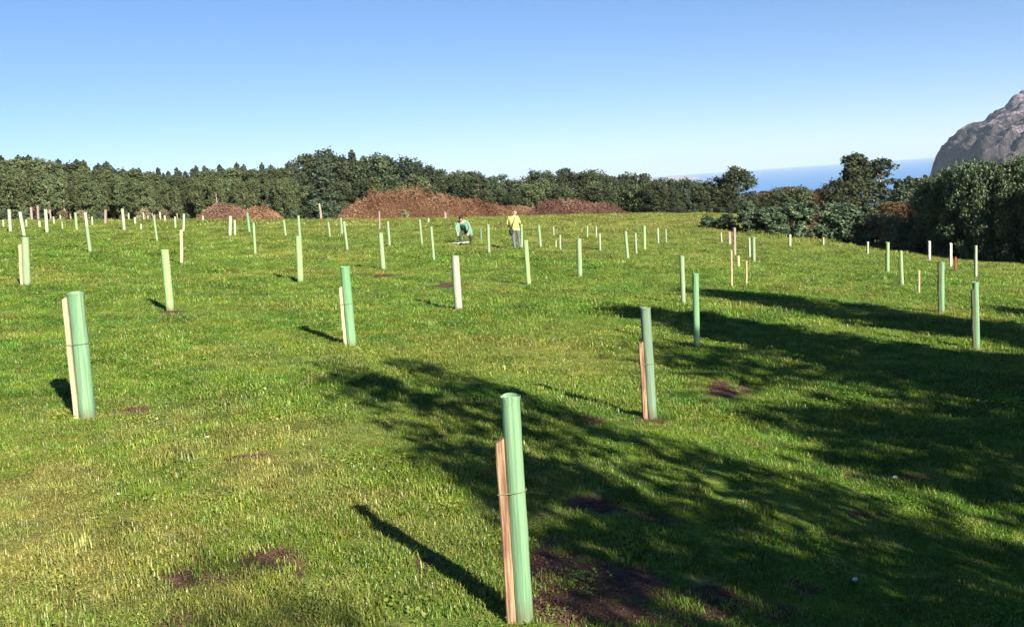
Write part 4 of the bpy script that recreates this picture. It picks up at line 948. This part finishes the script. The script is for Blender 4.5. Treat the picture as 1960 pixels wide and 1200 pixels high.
def reg1(a_, b_):
    if any(x.startswith(('heel', 'ball', 'toe')) for x in (a_, b_)): return 3
    if b_.startswith(('palm', 'kn', 'mid', 'tip', 'th')) and not b_.startswith('knee'): return 0
    if b_ in ('neck', 'jaw', 'skull', 'crown', 'nose'): return 0
    if b_.startswith(('hip', 'knee', 'ankle')): return 2
    if b_ == 'waist' or b_ == 'chest': return 4
    return 1
mats1 = [M['skin'], cloth('mint_cloth', (0.15, 0.25, 0.185)), cloth('dark_trousers', (0.045, 0.06, 0.05)), cloth('dark_boot', (0.03, 0.035, 0.02)), cloth('dark_green_cloth', (0.03, 0.10, 0.06))]
obj('body', skin_body(J, E, mats1, reg1), p1)
head_parts(p1, (-0.10, -0.17, 1.18), (-0.1, -0.75, -0.65), (-0.05, -0.6, 0.75), 0.105, 'hair', True)
# the mint jacket hangs open: two front panels falling from the shoulders
def panel(x0, x1, wide, parent):
    v = []; f = []; n, m_ = 8, 10
    for j in range(m_):
        t = j / (m_ - 1); z = 1.08 - 0.72 * t; cx_ = x0 + (x1 - x0) * t; y = -0.02 - 0.16 * math.sin(t * 2.2) + 0.10 * t
        for i in range(n):
            s = i / (n - 1) - 0.5; v.append((cx_ + s * wide * (0.7 + 0.5 * math.sin(math.pi * t)), y + 0.10 * abs(s) + 0.02 * math.sin(s * 14 + t * 4), z))
    for j in range(m_ - 1):
        for i in range(n - 1): f.append((j*n + i, j*n + i + 1, (j+1)*n + i + 1, (j+1)*n + i))
    o = obj('jacket_panel', mesh('jacket_panel', v, f, mats1[1], smooth=True), parent); md = o.modifiers.new('thick', 'SOLIDIFY'); md.thickness = 0.012
panel(0.10, 0.30, 0.22, p1); panel(-0.24, -0.30, 0.14, p1)
# white sheet on the grass before the crouching person
v = []; f = []; n, m_ = 26, 12; B = at_depth(878, 460, 43.4)
for j in range(m_):
    for i in range(n):
        x = (i / (n - 1) - 0.5) * 0.95 * (1 - 0.35 * abs(j / (m_ - 1) - 0.5)); y = (j / (m_ - 1) - 0.5) * 0.8 + 0.12 * math.sin(i * 0.5)
        gx, gy = B[0] + x, 43.4 + y; v.append((x, y, g1(gx, gy) - g1(B[0], 43.4) + 0.04 + 0.10 * abs(mnoise.noise(Vector((x * 4, y * 4, 2))))+ 0.10 * (i / n)))
for j in range(m_ - 1):
    for i in range(n - 1): f.append((j*n + i, j*n + i + 1, (j+1)*n + i + 1, (j+1)*n + i))
o = obj('plastic_sheet', mesh('plastic_sheet', v, f, cloth('white_sheet', (0.42, 0.41, 0.38)), smooth=True), None, (B[0], 43.4, g1(B[0], 43.4))); md = o.modifiers.new('thick', 'SOLIDIFY'); md.thickness = 0.006
tag(o, 'crumpled white sheet lying on the grass before the crouching person', 'sheet')

# ------------------------------------------------------------------ grass blades over the nearer field
def tuft(seed, nb, rad, hmin, hmax, wid, flop):
    r = np.random.default_rng(seed); a_ = r.uniform(0, 6.283, nb); d = rad * np.sqrt(r.uniform(0, 1, nb))
    bx, by = d * np.cos(a_), d * np.sin(a_); h = r.uniform(hmin, hmax, nb); w = wid * r.uniform(0.6, 1.3, nb)
    t = r.uniform(0, 6.283, nb); lx, ly = np.cos(t), np.sin(t); fl = h * r.uniform(0.2, 1.0, nb) * flop
    ax, ay = -ly * w / 2, lx * w / 2
    v = np.zeros((nb, 5, 3)); z0 = -0.015
    v[:, 0] = np.stack([bx - ax, by - ay, np.full(nb, z0)], 1); v[:, 1] = np.stack([bx + ax, by + ay, np.full(nb, z0)], 1)
    v[:, 2] = np.stack([bx + ax * .8 + lx * fl * .35, by + ay * .8 + ly * fl * .35, h * .62], 1); v[:, 3] = np.stack([bx - ax * .8 + lx * fl * .35, by - ay * .8 + ly * fl * .35, h * .62], 1)
    v[:, 4] = np.stack([bx + lx * fl, by + ly * fl, h * r.uniform(0.75, 1.0, nb)], 1)
    b = np.arange(nb) * 5
    f = [tuple(x) for x in np.stack([b, b + 1, b + 2, b + 3], 1)] + [tuple(x) for x in np.stack([b + 3, b + 2, b + 4], 1)]
    return mesh('tuft', v.reshape(-1, 3), f, M['blade'], tone=np.repeat(r.uniform(0, 1, nb), 5))
def clover(seed, nl, rad):
    r = np.random.default_rng(seed); c = np.stack([rad * r.normal(0, 0.5, nl), rad * r.normal(0, 0.5, nl), r.uniform(0.010, 0.035, nl)], 1)
    v, f = cards(c, 0.018, 1.6, None, 0.85); return mesh('tuft', v, f, M['blade'], tone=np.repeat(r.uniform(0, 0.8, nl), 4))
tc_ = bpy.data.collections.new('turf_pieces')
for i, me in enumerate([tuft(1, 300, 0.18, 0.011, 0.031, 0.0048, 1.9), tuft(2, 280, 0.19, 0.010, 0.030, 0.0052, 2.3), tuft(3, 150, 0.12, 0.020, 0.046, 0.005, 1.5), clover(4, 150, 0.16), tuft(5, 60, 0.10, 0.02, 0.062, 0.005, 2.0)]):
    q = bpy.data.objects.new('turf_piece_%d' % i, me); tc_.objects.link(q)
def scatter(y0, y1, per_m2, scl):
    area = 0.5 * ((1.24 * y0 + 7) + (1.24 * y1 + 7)) * (y1 - y0); n = int(area * per_m2 * 1.02)
    Y = np.sqrt(rng.uniform(0, 1, n) * ((y1 + 5) ** 2 - (y0 + 5) ** 2) + (y0 + 5) ** 2) - 5
    X = rng.uniform(-1, 1, n) * (0.62 * Y + 3.5); k = (Y < 101)
    return X[k], Y[k], np.full(k.sum(), scl)
parts = [scatter(1.6, 9, 62, 1.0), scatter(9, 17, 34, 1.25), scatter(17, 30, 13, 1.8), scatter(30, 58, 4.5, 2.6), scatter(58, 100, 1.5, 4.2)]
X = np.concatenate([p[0] for p in parts]); Y = np.concatenate([p[1] for p in parts]); SC = np.concatenate([p[2] for p in parts])
sl_ = soil_at(X, Y); keep = rng.uniform(0, 1, len(X)) > np.clip((sl_ - 0.20) * 1.7, 0, 0.82); X, Y, SC, sl_ = X[keep], Y[keep], SC[keep], sl_[keep]
BZ = np.array([bumpz(a_, b_) for a_, b_ in zip(X, Y)]); lush = np.array([mnoise.noise(Vector((a_ * 0.8, b_ * 0.8, 5.5))) for a_, b_ in zip(X, Y)])
gp = bpy.data.meshes.new('grass'); gp.vertices.add(len(X)); gp.vertices.foreach_set('co', np.stack([X, Y, gz(X, Y) + BZ], 1).astype(np.float32).ravel())
def fattr(nm, v, t='FLOAT'): at = gp.attributes.new(nm, t, 'POINT'); at.data.foreach_set('value', v)
fattr('turn', rng.uniform(0, 6.283, len(X)).astype(np.float32))
fattr('grow', (SC * rng.uniform(0.6, 1.3, len(X)) * (1 + 0.55 * np.clip(lush, -0.6, 1)) * (1 - 0.35 * sl_)).astype(np.float32))
pick = rng.choice(5, len(X), p=[0.37, 0.35, 0.13, 0.05, 0.10]); fattr('pick', pick.astype(np.int32), 'INT')
grass = obj('grass', gp); tag(grass, 'short rough grass with clover covering the field', 'grass', None, 'stuff')
ng = bpy.data.node_groups.new('turf', 'GeometryNodeTree'); ng.is_modifier = True
ng.interface.new_socket('Geometry', in_out='INPUT', socket_type='NodeSocketGeometry'); ng.interface.new_socket('Geometry', in_out='OUTPUT', socket_type='NodeSocketGeometry')
gi, go_ = ng.nodes.new('NodeGroupInput'), ng.nodes.new('NodeGroupOutput')
ci = ng.nodes.new('GeometryNodeCollectionInfo'); ci.inputs['Collection'].default_value = tc_; ci.inputs['Separate Children'].default_value = True; ci.inputs['Reset Children'].default_value = True
ip = ng.nodes.new('GeometryNodeInstanceOnPoints'); ip.inputs['Pick Instance'].default_value = True
def named(nm, t): x = ng.nodes.new('GeometryNodeInputNamedAttribute'); x.data_type = t; x.inputs['Name'].default_value = nm; return x.outputs['Attribute']
cb = ng.nodes.new('ShaderNodeCombineXYZ'); ng.links.new(named('turn', 'FLOAT'), cb.inputs['Z'])
er = ng.nodes.new('FunctionNodeEulerToRotation'); ng.links.new(cb.outputs[0], er.inputs[0])
ng.links.new(gi.outputs[0], ip.inputs['Points']); ng.links.new(ci.outputs[0], ip.inputs['Instance']); ng.links.new(named('pick', 'INT'), ip.inputs['Instance Index'])
ng.links.new(er.outputs[0], ip.inputs['Rotation']); ng.links.new(named('grow', 'FLOAT'), ip.inputs['Scale']); ng.links.new(ip.outputs[0], go_.inputs[0])
gmod = grass.modifiers.new('turf', 'NODES'); gmod.node_group = ng

# crumbs of turned earth on the bare patches
cl_m = rough_mat('soil_crumb', [(0.3, (0.045, 0.024, 0.017)), (0.7, (0.16, 0.092, 0.062))], (3, 3, 3), 5, 0.95, 0.4, 0.5)
cX, cY = [], []
for cx_, cy_, rx_, ry_ in SOIL:
    if cy_ < 14:
        k_ = int(min(500, 150 * rx_ * ry_ / 0.05)); a_ = rng.uniform(0, 6.283, k_); d_ = np.sqrt(rng.uniform(0, 1, k_)) * 1.15
        cX.append(cx_ + rx_ * d_ * np.cos(a_)); cY.append(cy_ + ry_ * d_ * np.sin(a_))
cX, cY = np.concatenate(cX), np.concatenate(cY); kk = soil_at(cX, cY) > 0.35; cX, cY = cX[kk], cY[kk]
octa = np.array([(1, 0, 0), (0, 1, 0), (-1, 0, 0), (0, -1, 0), (0, 0, 1), (0, 0, -0.6)]); of = np.array([(0, 1, 4), (1, 2, 4), (2, 3, 4), (3, 0, 4), (1, 0, 5), (2, 1, 5), (3, 2, 5), (0, 3, 5)])
nc = len(cX); sz = np.minimum(rng.lognormal(-5.3, 0.55, nc), 0.011)[:, None, None]
cz_ = gz(cX, cY) + np.array([bumpz(a_, b_) for a_, b_ in zip(cX, cY)])
cvv = octa[None] * rng.uniform(0.6, 1.4, (nc, 6, 3)) * sz + np.stack([cX, cY, cz_ + 0.003], 1)[:, None, :]
tag(obj('soil_crumbs', mesh('soil_crumbs', cvv.reshape(-1, 3), (of[None] + 6 * np.arange(nc)[:, None, None]).reshape(-1, 3), cl_m)), 'loose reddish brown crumbs of earth on the bare patches', 'soil', None, 'stuff')

# ------------------------------------------------------------------ sea air
hz = bpy.data.materials.new('sea_air'); hz.use_nodes = True; hn = hz.node_tree; hn.nodes.clear()
ho = hn.nodes.new('ShaderNodeOutputMaterial'); hv = hn.nodes.new('ShaderNodeVolumePrincipled'); hv.inputs['Color'].default_value = (0.66, 0.83, 1.0, 1)
hv.inputs['Density'].default_value = 0.00006; hn.links.new(hv.outputs[0], ho.inputs['Volume'])
x0, x1, y0, y1, z0, z1 = -26000, 26000, -26000, 26000, -123.5, 330
tag(obj('haze', mesh('haze', [(x0, y0, z0), (x1, y0, z0), (x1, y1, z0), (x0, y1, z0), (x0, y0, z1), (x1, y0, z1), (x1, y1, z1), (x0, y1, z1)],
    [(3, 2, 1, 0), (4, 5, 6, 7), (0, 1, 5, 4), (1, 2, 6, 5), (2, 3, 7, 6), (3, 0, 4, 7)], hz)), 'thin sea air that pales the far hill and the sea', 'haze', None, 'stuff')
